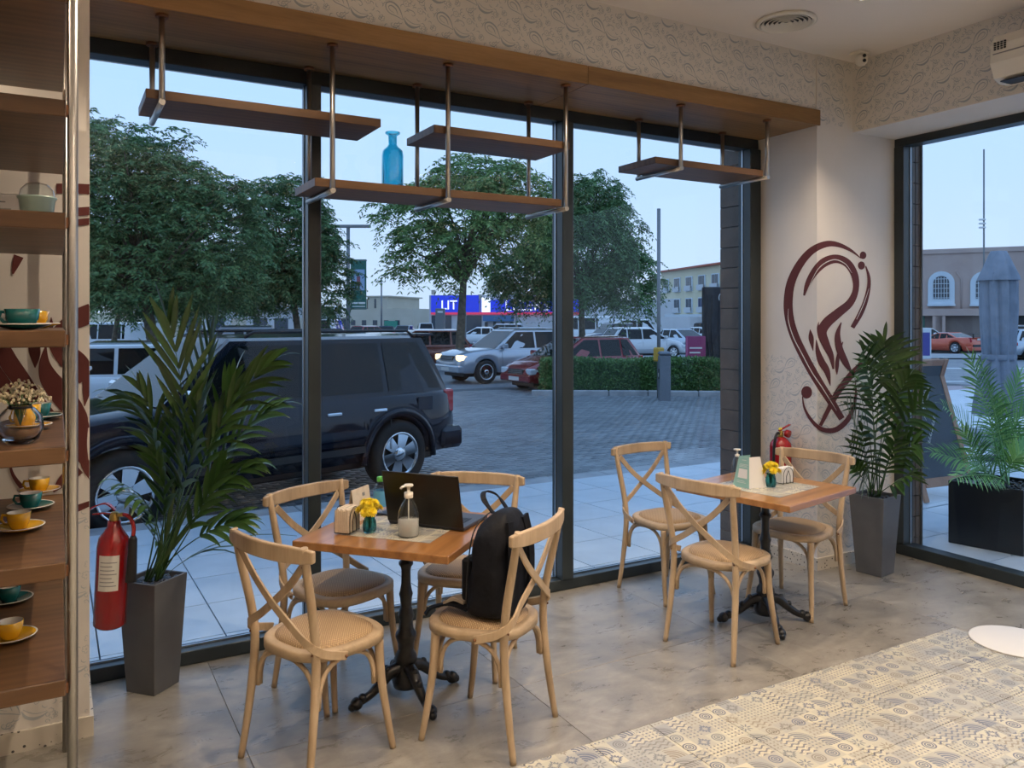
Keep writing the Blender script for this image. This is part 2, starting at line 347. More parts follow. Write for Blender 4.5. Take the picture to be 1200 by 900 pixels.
def patterned(name, cell, world_coords=True, warm=1.0):
    # printed encaustic pattern: every small cell picks one of several motifs
    m, nt, b = new_mat(name); L = nt.links.new
    tc = node(nt, 'TexCoord'); ge = node(nt, 'NewGeometry')
    sep = node(nt, 'SeparateXYZ'); L(ge.outputs['Position'] if world_coords else tc.outputs['Object'], sep.inputs[0])
    def mth(op, a, c=None, d=None):
        n = node(nt, 'Math', operation=op)
        for i, x in enumerate((a, c, d)):
            if x is None: continue
            if isinstance(x, (int, float)): n.inputs[i].default_value = x
            else: L(x, n.inputs[i])
        return n.outputs[0]
    u = mth('DIVIDE', sep.outputs[0], cell); v = mth('DIVIDE', sep.outputs[1], cell)
    iu = mth('FLOOR', u); iv = mth('FLOOR', v); fu = mth('SUBTRACT', mth('FRACT', u), .5); fv = mth('SUBTRACT', mth('FRACT', v), .5)
    cb = node(nt, 'CombineXYZ'); L(iu, cb.inputs[0]); L(iv, cb.inputs[1]); wnz = node(nt, 'TexWhiteNoise', noise_dimensions='3D'); L(cb.outputs[0], wnz.inputs[0]); rnd = wnz.outputs[0]
    r = mth('SQRT', mth('ADD', mth('MULTIPLY', fu, fu), mth('MULTIPLY', fv, fv))); th = mth('ARCTAN2', fv, fu)
    cu = mth('ADD', fu, .5); cv = mth('ADD', fv, .5); rc = mth('SQRT', mth('ADD', mth('MULTIPLY', cu, cu), mth('MULTIPLY', cv, cv)))
    inside = mth('LESS_THAN', r, .40)
    ring = mth('MULTIPLY', mth('LESS_THAN', mth('ABSOLUTE', mth('SUBTRACT', mth('FRACT', mth('MULTIPLY', r, 7.5)), .5)), .30), inside)
    petal = mth('MULTIPLY', mth('LESS_THAN', r, mth('ADD', .22, mth('MULTIPLY', mth('COSINE', mth('MULTIPLY', th, 8)), .17))), mth('GREATER_THAN', r, .11))
    fan = mth('MULTIPLY', mth('GREATER_THAN', mth('FRACT', mth('MULTIPLY', rc, 5)), .34), mth('LESS_THAN', rc, .92))
    star = mth('LESS_THAN', mth('ABSOLUTE', mth('SUBTRACT', mth('ADD', mth('ABSOLUTE', fu), mth('ABSOLUTE', fv)), mth('ADD', .3, mth('MULTIPLY', mth('COSINE', mth('MULTIPLY', th, 12)), .07)))), .10)
    wav = mth('LESS_THAN', mth('ABSOLUTE', mth('SUBTRACT', mth('FRACT', mth('ADD', mth('MULTIPLY', fv, 3), mth('MULTIPLY', mth('SINE', mth('MULTIPLY', fu, 12.0)), .22))), .5)), .17)
    dots = mth('LESS_THAN', mth('ADD', mth('SINE', mth('MULTIPLY', fu, 25.13)), mth('SINE', mth('MULTIPLY', fv, 25.13))), -1.05)
    val = 0.0; acc = ring
    bands = [(0.14, petal), (.28, fan), (.38, star), (.56, wav), (.70, dots)]
    for t, pat in bands:
        k = mth('GREATER_THAN', rnd, t); acc = mth('ADD', mth('MULTIPLY', acc, mth('SUBTRACT', 1, k)), mth('MULTIPLY', pat, k))
    vo = node(nt, 'TexVoronoi', i_Scale=1.0, feature='DISTANCE_TO_EDGE'); cb2 = node(nt, 'CombineXYZ'); L(mth('MULTIPLY', u, 3.4), cb2.inputs[0]); L(mth('MULTIPLY', v, 3.4), cb2.inputs[1]); L(cb2.outputs[0], vo.inputs[0])
    fine = mth('MULTIPLY', mth('LESS_THAN', vo.outputs[0], .06), mth('GREATER_THAN', rnd, .5))
    wn2 = node(nt, 'TexWhiteNoise', noise_dimensions='3D'); cb3 = node(nt, 'CombineXYZ'); L(iu, cb3.inputs[0]); L(iv, cb3.inputs[1]); cb3.inputs[2].default_value = 3.3; L(cb3.outputs[0], wn2.inputs[0])
    ink = ramp(nt, wn2.outputs[0], [(0, (.07, .085, .15)), (.4, (.11, .14, .22)), (.65, (.17, .18, .19)), (1, (.27, .22, .16))]); 
    base = ramp(nt, wn2.outputs[0], [(0, (.60, .56, .43)), (.28, (.58, .54, .42)), (.40, (.42, .40, .35)), (.58, (.55, .52, .41)), (.72, (.37, .37, .36)), (1, (.51, .48, .39))])
    mx = node(nt, 'Mix', data_type='RGBA'); L(mth('MULTIPLY', acc, .85), mx.inputs[0]); L(base, mx.inputs[6]); L(ink, mx.inputs[7])
    m2 = node(nt, 'Mix', data_type='RGBA'); L(mth('MULTIPLY', fine, .45), m2.inputs[0]); L(mx.outputs[2], m2.inputs[6]); m2.inputs[7].default_value = (.33, .29, .23, 1)
    L(m2.outputs[2], b.inputs['Base Color']); b.inputs['Roughness'].default_value = .38
    return m
M['patterned'] = patterned('patterned_tile', .075)
M['inlay'] = patterned('table_inlay', .052, False)
M['grout'] = flat('grout', (.25, .235, .20), .9)

def rattan():
    m, nt, b = new_mat('rattan_weave'); v = coords(nt, (1, 1, 1), (0, 0, R(45)))
    w1 = node(nt, 'TexWave', i_Scale=42.0, i_Distortion=.4); w1.bands_direction = 'X'; w2 = node(nt, 'TexWave', i_Scale=42.0, i_Distortion=.4); w2.bands_direction = 'Y'
    nt.links.new(v, w1.inputs[0]); nt.links.new(v, w2.inputs[0]); mu = node(nt, 'Math', operation='MULTIPLY'); nt.links.new(w1.outputs[1], mu.inputs[0]); nt.links.new(w2.outputs[1], mu.inputs[1])
    nt.links.new(ramp(nt, mu.outputs[0], [(0, (.30, .19, .10)), (.3, (.50, .34, .18)), (1, (.62, .45, .26))]), b.inputs['Base Color']); b.inputs['Roughness'].default_value = .6; bump(nt, b, mu.outputs[0], .6, .003); return m
M['rattan'] = rattan()
M['slab'] = noisy('pavement_slab', (.52, .58, .63), (.62, .68, .73), 2.5, 6, .38, .12, 40, rand=True)
M['brick'] = noisy('road_block', (.11, .12, .135), (.27, .29, .31), 1.3, 3, .35, .2, 30, rand=True, lo=.3, hi=.7)
M['brick_far'] = noisy('road_block_field', (.11, .12, .135), (.27, .29, .31), 4.0, 3, .38, .2, 30, sc=(1, 1, 1), lo=.3, hi=.7)
M['bed'] = flat('joint_sand', (.10, .11, .12), .8)
M['asphalt'] = noisy('asphalt', (.17, .19, .21), (.23, .25, .27), 1.0, 6, .5, .1, 60)
M['road_line'] = flat('road_paint', (.62, .64, .66), .6)
M['kerb'] = noisy('kerb_concrete', (.27, .28, .29), (.38, .39, .40), 3, 4, .7, .1)
M['tile_brown'] = noisy('brown_cladding', (.085, .058, .042), (.125, .088, .065), 6, 4, .5, .1, rand=True)
M['bark'] = noisy('bark', (.09, .07, .05), (.19, .155, .11), 9, 5, .9, .5, 30, bd=.03)
def leafm(name, a, b_, c, rough=.45):
    m, nt, b = new_mat(name); g = node(nt, 'NewGeometry'); n = node(nt, 'TexNoise', i_Scale=.9, i_Detail=3); tc = node(nt, 'TexCoord'); nt.links.new(tc.outputs['Object'], n.inputs[0])
    mx = node(nt, 'Mix'); mx.inputs[0].default_value = .5; nt.links.new(g.outputs['Random Per Island'], mx.inputs[2]); nt.links.new(n.outputs[0], mx.inputs[3])
    nt.links.new(ramp(nt, mx.outputs[0], [(.2, a), (.5, b_), (.85, c)]), b.inputs['Base Color']); b.inputs['Roughness'].default_value = rough
    b.inputs['Transmission Weight'].default_value = 0; b.inputs['Subsurface Weight'].default_value = 0; return m
M['leaf_palm'] = leafm('kentia_leaf', (.012, .040, .009), (.028, .075, .016), (.06, .14, .03), .3)
M['leaf_areca'] = leafm('areca_leaf', (.05, .19, .05), (.12, .33, .09), (.26, .52, .14), .4)
M['leaf_tree'] = leafm('tree_leaf', (.07, .15, .05), (.14, .25, .07), (.28, .40, .12), .6)
M['leaf_dark'] = leafm('tree_leaf_dark', (.045, .11, .045), (.09, .19, .065), (.18, .31, .10), .6)
M['leaf_hedge'] = leafm('hedge_leaf', (.035, .09, .02), (.08, .18, .045), (.17, .30, .08), .6)
M['car_glass'] = flat('car_glass', (.003, .005, .006), .03, spec=.32)
M['chrome'] = flat('chrome', (.7, .72, .74), .12, 1)
M['tyre'] = flat('tyre', (.012, .012, .013), .75)
M['dark_trim'] = flat('dark_trim', (.012, .013, .015), .5)
M['lamp_clear'] = flat('headlight', (.55, .6, .65), .1, coat=1)
M['lamp_on'] = flat('headlight_lit', (.9, .7, .4), .3, emit=(1, .68, .34), es=1.6)
M['lamp_red'] = flat('tail_light', (.45, .01, .012), .15, coat=1)
M['lamp_red_on'] = flat('tail_light_lit', (.6, .02, .02), .2, emit=(1, .10, .06), es=1.8)
M['plate'] = flat('number_plate', (.6, .6, .58), .5)
# ------------------------------------------------------------------ room shell
YW = 3.62; XR = 4.39; XL = .113; XC = 4.75; YG = 4.19; XG = 5.27; BZ = 2.956; BT = 3.058
floor = MB().box(-3, 5.28, -4, 4.3, -.12, -.012).build('floor', M['grout']); struct(floor)
RX, RY = 4.215, 2.58                                                     # corner of the patterned carpet of tiles
def clip_tile(x0, x1, y0, y1):
    out = []
    if y0 >= RY or x0 >= RX: return [(x0, x1, y0, y1)]
    if y1 > RY: out.append((x0, x1, RY, y1)); y1 = RY
    if x1 > RX: out.append((RX, x1, y0, y1))
    return out
tmesh = {}
for i in range(-4, 5):
    for j in range(-2, 2):
        x0 = .635 + i * 1.2; y0 = 3.14 + j * 1.2
        for a in clip_tile(max(x0, -3), min(x0 + 1.2, 5.25), y0, min(y0 + 1.2, 4.12)):
            if a[1] - a[0] < .02 or a[3] - a[2] < .02: continue
            MB().rbox(a[0] + .001, a[1] - .001, a[2] + .001, a[3] - .001, -.012, 0, .001).build('floor_tile', M['concrete'], floor)
MB().box(-3, 5.28, -4, .735, -.012, -.001).build('plain_floor', M['concrete'], floor)
tb = MB().rbox(.0015, .2985, .0015, .2985, 0, .012, .001)
pm = tb.mesh('patterned_tile', M['patterned'])
for i in range(20):
    for j in range(7):
        x = RX - .3 * (i + 1); y = RY - .3 * (j + 1)
        if x < -1.9: continue
        o = bpy.data.objects.new('patterned_tile', pm); COL.objects.link(o); o.parent = floor; o.location = (x, y, -.011)
ceiling = MB().box(-3, 5.3, -4, 4.3, CEIL, CEIL + .15).build('ceiling', M['ceiling']); struct(ceiling)
wb = MB().box(-3.15, XL, YW, 4.08, -.1, CEIL).box(-3.15, -1.4, 4.08, 4.3, -.1, CEIL).box(-1.4, XL, YG + .04, 4.3, 2.90, CEIL)
wb.box(XL, XR, YW + .012, 4.3, BT, CEIL).box(XL, XR, YG + .04, 4.3, 2.90, BT).box(XR, XG + .02, YW, 4.3, -.1, CEIL)
wall_back = struct(wb.build('wall_back', M['cream']))
wr = MB().box(XC, 5.42, -4.1, YW, 2.95, CEIL).box(XG - .02, 5.42, -4.1, .3, -.1, 2.95)
wall_right = struct(wr.build('wall_right', M['cream']))
struct(MB().box(-3.15, -3, -4.1, 4.3, -.1, CEIL).build('wall_left', M['cream']))
struct(MB().box(-3.15, 5.42, -4.15, -4, -.1, CEIL).build('wall_rear', M['cream']))
struct(MB().box(-3, XL + .014, YW - .014, YW, 0, .08).box(XL, XL + .014, YW, 4.07, 0, .08).build('baseboard_left', M['terrazzo']))
struct(MB().box(XR - .014, XG - .06, YW - .014, YW, 0, .08).box(XR - .014, XR, YW, 4.11, 0, .08).build('baseboard_right', M['terrazzo']))

# window_1: big shopfront window
w1 = empty_struct('window_1')
f = M['frame']
MB().rbox(-1.39, XR, 4.12, 4.23, 0, .065, .003).build('bottom_rail', f, w1)
MB().rbox(-1.39, XR, 4.13, 4.23, 2.885, 2.98, .003).build('top_rail', f, w1)
for x0, x1 in ((-1.39, -1.32), (-.45, -.38), (1.125, 1.194), (2.69, 2.773), (4.285, XR)):
    MB().rbox(x0, x1, 4.105, 4.225, .066, 2.884, .004).build('mullion', f, w1)
    MB().box(x0 - .006, x0 - .001, 4.178, 4.186, .066, 2.884).build('gasket', M['trim_metal'], w1)
for x0, x1 in ((-1.32, -.45), (-.38, 1.125), (1.194, 2.69), (2.773, 4.285)):
    MB().box(x0, x1, YG, YG + .006, .067, 2.884).build('pane', M['pane'], w1)
    MB().box(x0, x1, YG - .010, YG - .002, .066, .074).build('glazing_bead', M['trim_metal'], w1)
w2 = empty_struct('window_2')
MB().rbox(XG - .07, XG + .04, .3, YW - .001, 0, .075, .003).build('bottom_rail', f, w2)
MB().rbox(XG - .07, XG + .04, .3, YW - .001, 2.895, 2.955, .003).build('top_rail', f, w2)
for y0, y1 in ((YW - .075, YW - .001), (1.9, 1.98), (.3, .37)):
    MB().rbox(XG - .075, XG + .035, y0, y1, .076, 2.894, .003).build('mullion', f, w2)
MB().box(XG - .003, XG + .004, YW - .082, YW - .077, .076, 2.894).build('gasket', M['trim_metal'], w2)
for y0, y1 in ((.37, 1.9), (1.98, YW - .075)):
    MB().box(XG, XG + .006, y0, y1, .076, 2.894).build('pane', M['pane'], w2)

# outside corner of the building, clad in brown tiles
we = struct(MB().box(4.335, 5.36, 4.255, 4.44, -.1, 3.6).box(5.43, 5.44, 3.56, 4.44, -.1, 3.6).box(5.31, 5.43, 3.60, 4.44, -.1, 3.6).box(-22, -1.4, 4.301, 4.37, -.1, 3.6).box(-22, 5.44, 4.301, 4.37, 2.97, 7.5).build('wall_exterior', M['bed']))
for k in range(21):
    z0 = k * .15 - .05
    MB().rbox(4.320, 4.335, 4.250, 4.442, z0, z0 + .146, .002).build('cladding_tile', M['tile_brown'], we)
    for q in range(4): MB().rbox(4.335 + q * .275 - (.1 if k % 2 and q else 0), 4.335 + q * .275 + .27 - (.1 if k % 2 else 0), 4.44, 4.455, z0, z0 + .146, .002).build('cladding_tile', M['tile_brown'], we)
    MB().rbox(5.30, 5.375, 3.575, 3.60, z0, z0 + .146, .002).build('cladding_tile', M['tile_brown'], we)
    MB().rbox(5.38, 5.44, 3.575, 3.60, z0, z0 + .146, .002).build('cladding_tile', M['tile_brown'], we)

# ------------------------------------------------------------------ wallpaper print (flat print, a hair proud of the wall)
def ribbon2d(acc, pts, place):                 # pts: (u, v, halfwidth)
    n = len(pts); vs = []
    for i, (u, v, w) in enumerate(pts):
        a = pts[max(i - 1, 0)]; b = pts[min(i + 1, n - 1)]; du, dv = b[0] - a[0], b[1] - a[1]; l = math.hypot(du, dv) or 1
        vs += [(u - dv / l * w, v + du / l * w), (u + dv / l * w, v - du / l * w)]
    o = len(acc.v)
    acc.v += [place(u, v) for u, v in vs]
    for i in range(n - 1): acc.f.append((o + 2 * i, o + 2 * i + 1, o + 2 * i + 3, o + 2 * i + 2)); acc.sm.append(False)
def arc(cx, cy, r, a0, a1, w0, w1, n=7, ry=None):
    out = []
    for i in range(n + 1):
        t = i / n; a = R(a0 + (a1 - a0) * t); out.append((cx + r * math.cos(a), cy + (ry or r) * math.sin(a), (w0 + (w1 - w0) * t)))
    return out
def swirl(cx, cy, r, a0, turns, w, sgn=1):
    n = 9; return [(cx + r * (1 - .75 * i / n) * math.cos(R(a0) + sgn * turns * 2 * PI * i / n), cy + r * (1 - .75 * i / n) * math.sin(R(a0) + sgn * turns * 2 * PI * i / n), w * (1 - .5 * i / n)) for i in range(n + 1)]
def motif(seed):                               # one repeat of the paisley print
    out = []; W = .0022
    def rot(st, cx, cy, a, k=1.0):
        c, s_ = math.cos(R(a)), math.sin(R(a)); return [(cx + k * (x * c - y * s_), cy + k * (x * s_ + y * c), w) for x, y, w in st]
    tear = spline([(.062, -.010, W * .5), (.040, .012, W), (.010, .030, W * 1.9), (-.025, .030, W * 1.9), (-.045, .008, W * 1.4), (-.034, -.016, W), (-.008, -.024, W), (.025, -.016, W), (.062, -.010, W * .5)], 3)
    inner = spline([(.030, -.004, W * .4), (.008, .014, W * 1.3), (-.018, .014, W * 1.3), (-.026, 0, W * .8), (-.010, -.010, W * .6), (.012, -.008, W * .4)], 3)
    cres = spline([(-.045, .012, W * .4), (-.025, -.010, W * 2.4), (.005, -.016, W * 2.8), (.032, -.004, W * 1.6), (.045, .012, W * .4)], 3)
    cres2 = spline([(-.040, .014, W * .4), (-.018, .004, W * .7), (.012, 0, W * .7), (.045, .012, W * .4)], 3)
    out += [rot(tear, -.045, .018, -28), rot(inner, -.047, .018, -28), rot(cres, .048, -.030, -14), rot(cres2, .048, -.026, -14)]
    out.append(rot(spline([(0, 0, W * .5), (.02, .018, W), (.045, .018, W * .8), (.055, .004, W * .6), (.044, -.004, W * .5), (.038, .004, W * .4)], 3), .012, .020, -10))
    out.append(rot(spline([(0, 0, W * .5), (-.02, -.014, W), (-.040, -.010, W * .8), (-.046, .004, W * .6), (-.036, .008, W * .5)], 3), -.012, -.045, 10))
    rn = random.Random(5)
    for cx, cy in ((.095, .040), (-.105, -.030), (.02, .062), (-.03, -.066), (.115, -.045)):
        for k in range(6):
            a = k * 60 + 20; out.append(arc(cx + .011 * math.cos(R(a)), cy + .011 * math.sin(R(a)), .0055, a - 110, a + 110, W * .5, W * .5, 3))
        out.append(arc(cx, cy, .003, 0, 360, W * .5, W * .5, 4))
    for k in range(40):                         # small curls and buds between
        x, y = rn.uniform(-.13, .13), rn.uniform(-.072, .072); a = rn.uniform(0, 360)
        if math.hypot(x + .045, y - .018) < .048 or math.hypot(x - .048, y + .03) < .038: continue
        if k % 3: out.append(rot([(-.011, -.003, .0004), (-.004, .004, W * .8), (.006, .003, W * .8), (.011, -.004, .0004)], x, y, a))
        else: out.append(swirl(x, y, .010, a, .9, W * .7, 1 if k % 2 else -1))
    return out
MOT = motif(0)
def wallpaper(name, mat, parent, place, u0, u1, v0, v1, wav=None):
    acc = MB(); pv = .148; pu = .268; j = 0
    v = v0 + pv * .5
    while v < v1 + pv * .5:
        u = u0 - pu + (pu / 2 if j % 2 else 0)
        while u < u1 + pu:
            for st in MOT:
                if all(u0 + .002 < u + x - w and u + x + w < u1 - .002 and v0 + .002 < v + y - w and v + y + w < v1 - .002 and (wav is None or wav(u + x, v + y)) for x, y, w in st):
                    ribbon2d(acc, [(u + x, v + y, w) for x, y, w in st], place)
            u += pu
        v += pv; j += 1
    o = acc.build(name, mat, parent); return o
PB, PL = M['print_blue'], M['print_blue_lt']
tag(wallpaper('wallpaper_print', PB, wall_back, lambda u, v: (u, YW + .0114, v), XL, XR, BT + .004, CEIL), kind='stuff')
tag(wallpaper('wallpaper_print', PB, wall_back, lambda u, v: (u, YW - .0006, v), XR, XC, 2.97, CEIL), kind='stuff')
tag(wallpaper('wallpaper_print', PB, wall_right, lambda u, v: (XC - .0006, u, v), -1.5, YW, 2.952, CEIL), kind='stuff')
tag(wallpaper('wallpaper_print', PL, wall_back, lambda u, v: (u, YW - .0006, v), -1.2, XL, .085, .92), kind='stuff')
tag(wallpaper('wallpaper_print', PL, wall_back, lambda u, v: (u, YW - .0006, v), XR, XG - .08, .085, 1.2, lambda u, v: v < 1.25 - (u - XR) * .5), kind='stuff')
tag(wallpaper('wallpaper_print', PL, wall_back, lambda u, v: (XR - .0006, u, v), YW, 4.10, .085, 1.42), kind='stuff')

# ------------------------------------------------------------------ maroon emblem painted round the pier, and the large one on the left wall
def stroke(acc, pts, thick=.0012, subdiv=10, faces='pier'):
    P = spline(pts, subdiv)
    n = len(P); L = []
    for i, (x, y, w) in enumerate(P):
        a = P[max(i - 1, 0)]; b = P[min(i + 1, n - 1)]; du, dv = b[0] - a[0], b[1] - a[1]; l = math.hypot(du, dv) or 1
        L.append(((x - dv / l * w / 2, y + du / l * w / 2), (x + dv / l * w / 2, y - du / l * w / 2)))
    for i in range(n - 1): poly_on(acc, [L[i][0], L[i][1], L[i + 1][1], L[i + 1][0]], thick, faces)
XS = 957.3
def clipx(poly, side):                          # Sutherland-Hodgman against x = XS
    out = []; ins = (lambda p: p[0] <= XS) if side < 0 else (lambda p: p[0] >= XS)
    for i in range(len(poly)):
        a, b = poly[i], poly[(i + 1) % len(poly)]
        if ins(a): out.append(a)
        if ins(a) != ins(b):
            t = (XS - a[0]) / (b[0] - a[0]); out.append((XS, a[1] + t * (b[1] - a[1])))
    return out
def poly_on(acc, poly, thick, faces):
    if faces == 'left':
        lim = 104.7; P2 = []
        for i in range(len(poly)):
            a, b = poly[i], poly[(i + 1) % len(poly)]
            if a[0] <= lim: P2.append(a)
            if (a[0] <= lim) != (b[0] <= lim): q = (lim - a[0]) / (b[0] - a[0]); P2.append((lim, a[1] + q * (b[1] - a[1])))
        poly = P2
        if len(poly) < 3: return
        acc.add([aty(x, y, YW - thick) for x, y in poly], [tuple(range(len(poly)))]); return
    p = clipx(poly, -1)
    if len(p) > 2: acc.add([atx(x, y, XR - thick) for x, y in p], [tuple(range(len(p)))])
    p = clipx(poly, 1)
    if len(p) > 2: acc.add([aty(x, y, YW - thick) for x, y in p], [tuple(range(len(p)))])
cc = lambda pts: [(890 + x * .2778, 270 + y * .2778, w * .2778) for x, y, w in pts]
em = MB()
for q_, s in enumerate((
    [(428,118,3),(385,84,12),(330,60,20),(280,58,26),(220,86,30),(170,143,33),(133,220,36),(121,300,38),(126,370,38),(146,440,38),(180,515,38),(220,590,38),(262,660,36),(300,718,34),(348,795,26)],
    [(188,275,8),(203,225,22),(235,172,32),(275,134,38),(325,120,36),(372,140,34),(402,190,30),(406,250,26),(382,305,32),(330,350,38),(284,390,42),(264,430,40),(280,480,34),(302,530,24),(312,585,8)],
    [(240,462,3),(246,510,20),(262,555,30),(285,595,26),(299,655,3)],
    [(250,385,1),(247,412,10),(252,440,14)],
    [(214,418,2),(218,455,22),(226,508,2)],
    [(448,150,5),(461,195,13),(461,240,16),(447,300,20),(424,355,22),(392,410,18)],
    [(345,388,4),(330,440,22),(338,500,30),(365,560,26),(392,605,4)],
    [(352,470,4),(332,530,14),(327,575,16),(327,608,3)],
    [(435,560,22),(385,612,28),(332,680,26),(294,750,20),(257,824,14)],
    [(181,700,4),(190,750,9),(220,802,14),(262,838,18),(318,842,22),(366,806,22),(396,750,16),(407,690,10),(404,640,3)])):
    stroke(em, cc(s), .0012 + q_ * .0002)
def disc_px(acc, cx, cy, rx, ry, faces='pier', thick=.0012):
    poly_on(acc, [(cx + rx * math.cos(2 * PI * k / 20), cy + ry * math.sin(2 * PI * k / 20)) for k in range(20)], thick, faces)
for x, y, r in ((437, 105, 14), (430, 148, 15), (199, 683, 23)): disc_px(em, 890 + x * .2778, 270 + y * .2778, r * .2778, r * .2778 * 1.15)
em.build('painted_emblem', M['maroon'], wall_back)
hl = MB()
for s in ([(122,330,1),(122,380,3),(143,450,4),(180,522,4),(222,600,4),(268,668,4),(325,760,1)], [(205,245,1),(250,160,3),(310,124,4),(360,140,3),(390,180,1)], [(462,245,1),(440,310,3),(410,375,2)]):
    stroke(hl, cc(s), .0036)
hl.build('emblem_white_line', M['cream'], wall_back)  # thin cream lines inside the strokes, part of the emblem print
el = MB()
for q_, s in enumerate(([(-30,366,20),(0,408,22),(12,427,22),(25,445,21),(40,466,18),(62,490,12)], [(-30,402,14),(0,444,17),(12,462,16),(28,480,14),(46,498,10)],
    [(39,398,14),(41,415,13),(41,431,1)], [(54,404,1),(52,424,12),(57,442,22),(70,460,26),(86,480,24),(98,504,16)], [(60,394,14),(71,410,22),(85,428,22),(98,446,12)],
    [(60,389,2),(74,381,12),(90,374,22),(108,366,22)], [(86,408,4),(98,424,12),(103,445,14),(101,462,8),(99,476,1)], [(92,470,2),(97,490,12),(96,520,12),(100,545,10),(108,560,8)],
    [(90,532,10),(106,548,10)], [(90,596,8),(108,589,6)], [(66,221,12),(86,221,12),(108,222,12)], [(80,249,10),(108,247,10)], [(80,262,8),(108,259,8)], [(22,300,12),(18,311,8),(15,321,2)],
    [(10,538,2),(15,556,4),(25,570,6),(38,582,8)], [(62,576,3),(76,562,14),(92,548,16)], [(60,372,1),(60,382,5),(58,390,1)])):
    stroke(el, s, .0012 + q_ * .0002, 6, 'left')
el.build('painted_emblem', M['maroon'], wall_back)

# ------------------------------------------------------------------ timber soffit beam with hanging shelves
bm_ = thing('soffit_beam', 'long oak-faced beam across the top of the big window', 'beam', (XL, YW, BZ))
o = MB().rbox(XL + .001 - XL, 2.53 - XL, -.012, .505, 0, BT - BZ, .002).build('board', M['oak'], bm_)
o = MB().rbox(2.533 - XL, 4.411 - XL, -.012, .505, 0, BT - BZ, .002).build('board', M['oak'], bm_)
HX = [.386, 1.123, 1.72, 2.433, 3.26, 3.99]; HBOT = [2.585, 2.27, 2.27, 2.275, 2.575, 2.585]
hl_lab = ['steel shelf hanger nearest the left wall, carrying the end of the upper left shelf', 'second steel hanger from the left, holding the left end of the long lower shelf', 'third steel hanger from the left, between the blue bottle and the second mullion',
          'fourth steel hanger from the left, in front of the second mullion', 'fifth steel hanger from the left, near the left end of the rightmost shelf', 'steel shelf hanger closest to the white pier']
for x, zb, lab in zip(HX, HBOT, hl_lab):
    t = thing('shelf_hanger', lab, 'hanger', (x, 3.68, zb), 0, 'steel hangers under the beam')
    h = BZ - zb
    MB().tube([(0, 0, h - .012), (0, 0, .008)], .0125, 12).build('front_rod', M['steel'], t)
    MB().tube([(0, .40, h - .012), (0, .40, .008)], .0125, 12).build('rear_rod', M['steel'], t)
    MB().tube([(0, -.0115, 0), (0, .42, 0)], .0135, 12).build('support_bar', M['steel'], t)
    for y in (0, .40): MB().lathe([(.027, h - .014), (.027, h - .0005)], 18, (0, y, 0)).build('flange', M['bronze'], t)
def hang_shelf(x0, x1, zt, y0, y1, lab, th=.04):
    o = MB().rbox(x0, x1, y0, y1, zt - th, zt, .002).build('hanging_shelf', M['oak_dark']); return tag(o, lab, 'shelf', 'hanging oak shelves')
hang_shelf(.325, 1.37, 2.641, 3.70, 4.05, 'hanging oak shelf at the upper left of the window, empty')
hang_shelf(1.045, 2.418, 2.327, 3.698, 4.06, 'long lower hanging oak shelf with the blue bottle on it')
hang_shelf(1.65, 2.47, 2.648, 3.698, 4.06, 'short upper hanging oak shelf between the third and fourth hangers')
hang_shelf(3.08, 3.975, 2.632, 3.70, 4.06, 'hanging oak shelf at the right, nearest the pier')
# clips that hold the short upper shelf to the rods
bt = thing('glass_bottle', 'tall turquoise glass bottle with a flared lip on the hanging shelf', 'bottle', (1.492, 3.86, 2.328))
MB().lathe([(.0, 0), (.036, 0), (.041, .006), (.042, .03), (.042, .155), (.038, .178), (.022, .195), (.0165, .205), (.0165, .247), (.028, .256), (.029, .262), (.024, .263), (.0125, .25), (.0125, .205), (.018, .193), (.034, .175), (.038, .15), (.038, .012), (0, .010)], 28).build('glass_body', M['glass_aqua'], bt); bt.scale = (1.32, 1.32, 1.12)

# ------------------------------------------------------------------ ceiling fittings
for i, (lx, ly) in enumerate(DOWNLIGHTS):
    row = {2.86: 'the row nearest the big window', 1.15: 'the middle row over the patterned tiles', -.6: 'the row behind the viewpoint', .5: 'the left side behind the shelving unit'}[ly]
    pos = {3.84: 'nearest the right-hand window', 2.32: 'between the two bistro tables', .83: 'left of the laptop table', -.65: 'behind the shelving unit'}[lx]
    lab = 'round recessed ceiling downlight above the pier table, at the top edge of the photo' if i == 0 else 'recessed ceiling downlight in %s, %s' % (row, pos)
    t = thing('ceiling_downlight', lab, 'light', (lx, ly, CEIL), 0, 'recessed ceiling downlights')
    MB().lathe([(.024, -.004), (.052, -.008), (.058, -.001)], 24, cap=False).build('trim_ring', M['white'], t)
    MB().lathe([(.0, -.004), (.024, -.004)], 20, cap=False).build('lens', M['emit_warm'], t)
t = thing('ceiling_vent', 'round white slatted air vent in the ceiling', 'vent', (3.745, 3.31, CEIL))
MB().lathe([(.17, -.002), (.175, -.012), (.15, -.018), (.145, -.002)], 32, cap=False).build('rim', M['white'], t)
for k in range(5): MB().lathe([(.02 + k * .026, -.004), (.036 + k * .026, -.020), (.039 + k * .026, -.018), (.024 + k * .026, -.004)], 32, cap=False).build('ring_slat', M['white'], t)
MB().lathe([(0, -.0015), (.15, -.0015)], 24, cap=False).build('dark_throat', M['dark_trim'], t)
c0 = on(1005, 47, CEIL)
t = thing('ceiling_sensor', 'small white twin-lens security sensor in the ceiling corner', 'camera', (4.60, 3.47, CEIL))
MB().rbox(-.045, .045, -.06, .03, -.02, -.001, .004).build('mounting_plate', M['white'], t)
MB().ball((0, -.03, -.055), .042).build('dome', M['white'], t)
for dz in (-.04, -.072): MB().ball((-.018, -.067, dz), .012, 8, 5).build('lens', M['black'], t)
ay = atx(1160, 90, 4.56).y
t = thing('air_conditioner', 'cream wall air conditioner above the right-hand window', 'air conditioner', (4.75, ay, 3.0))
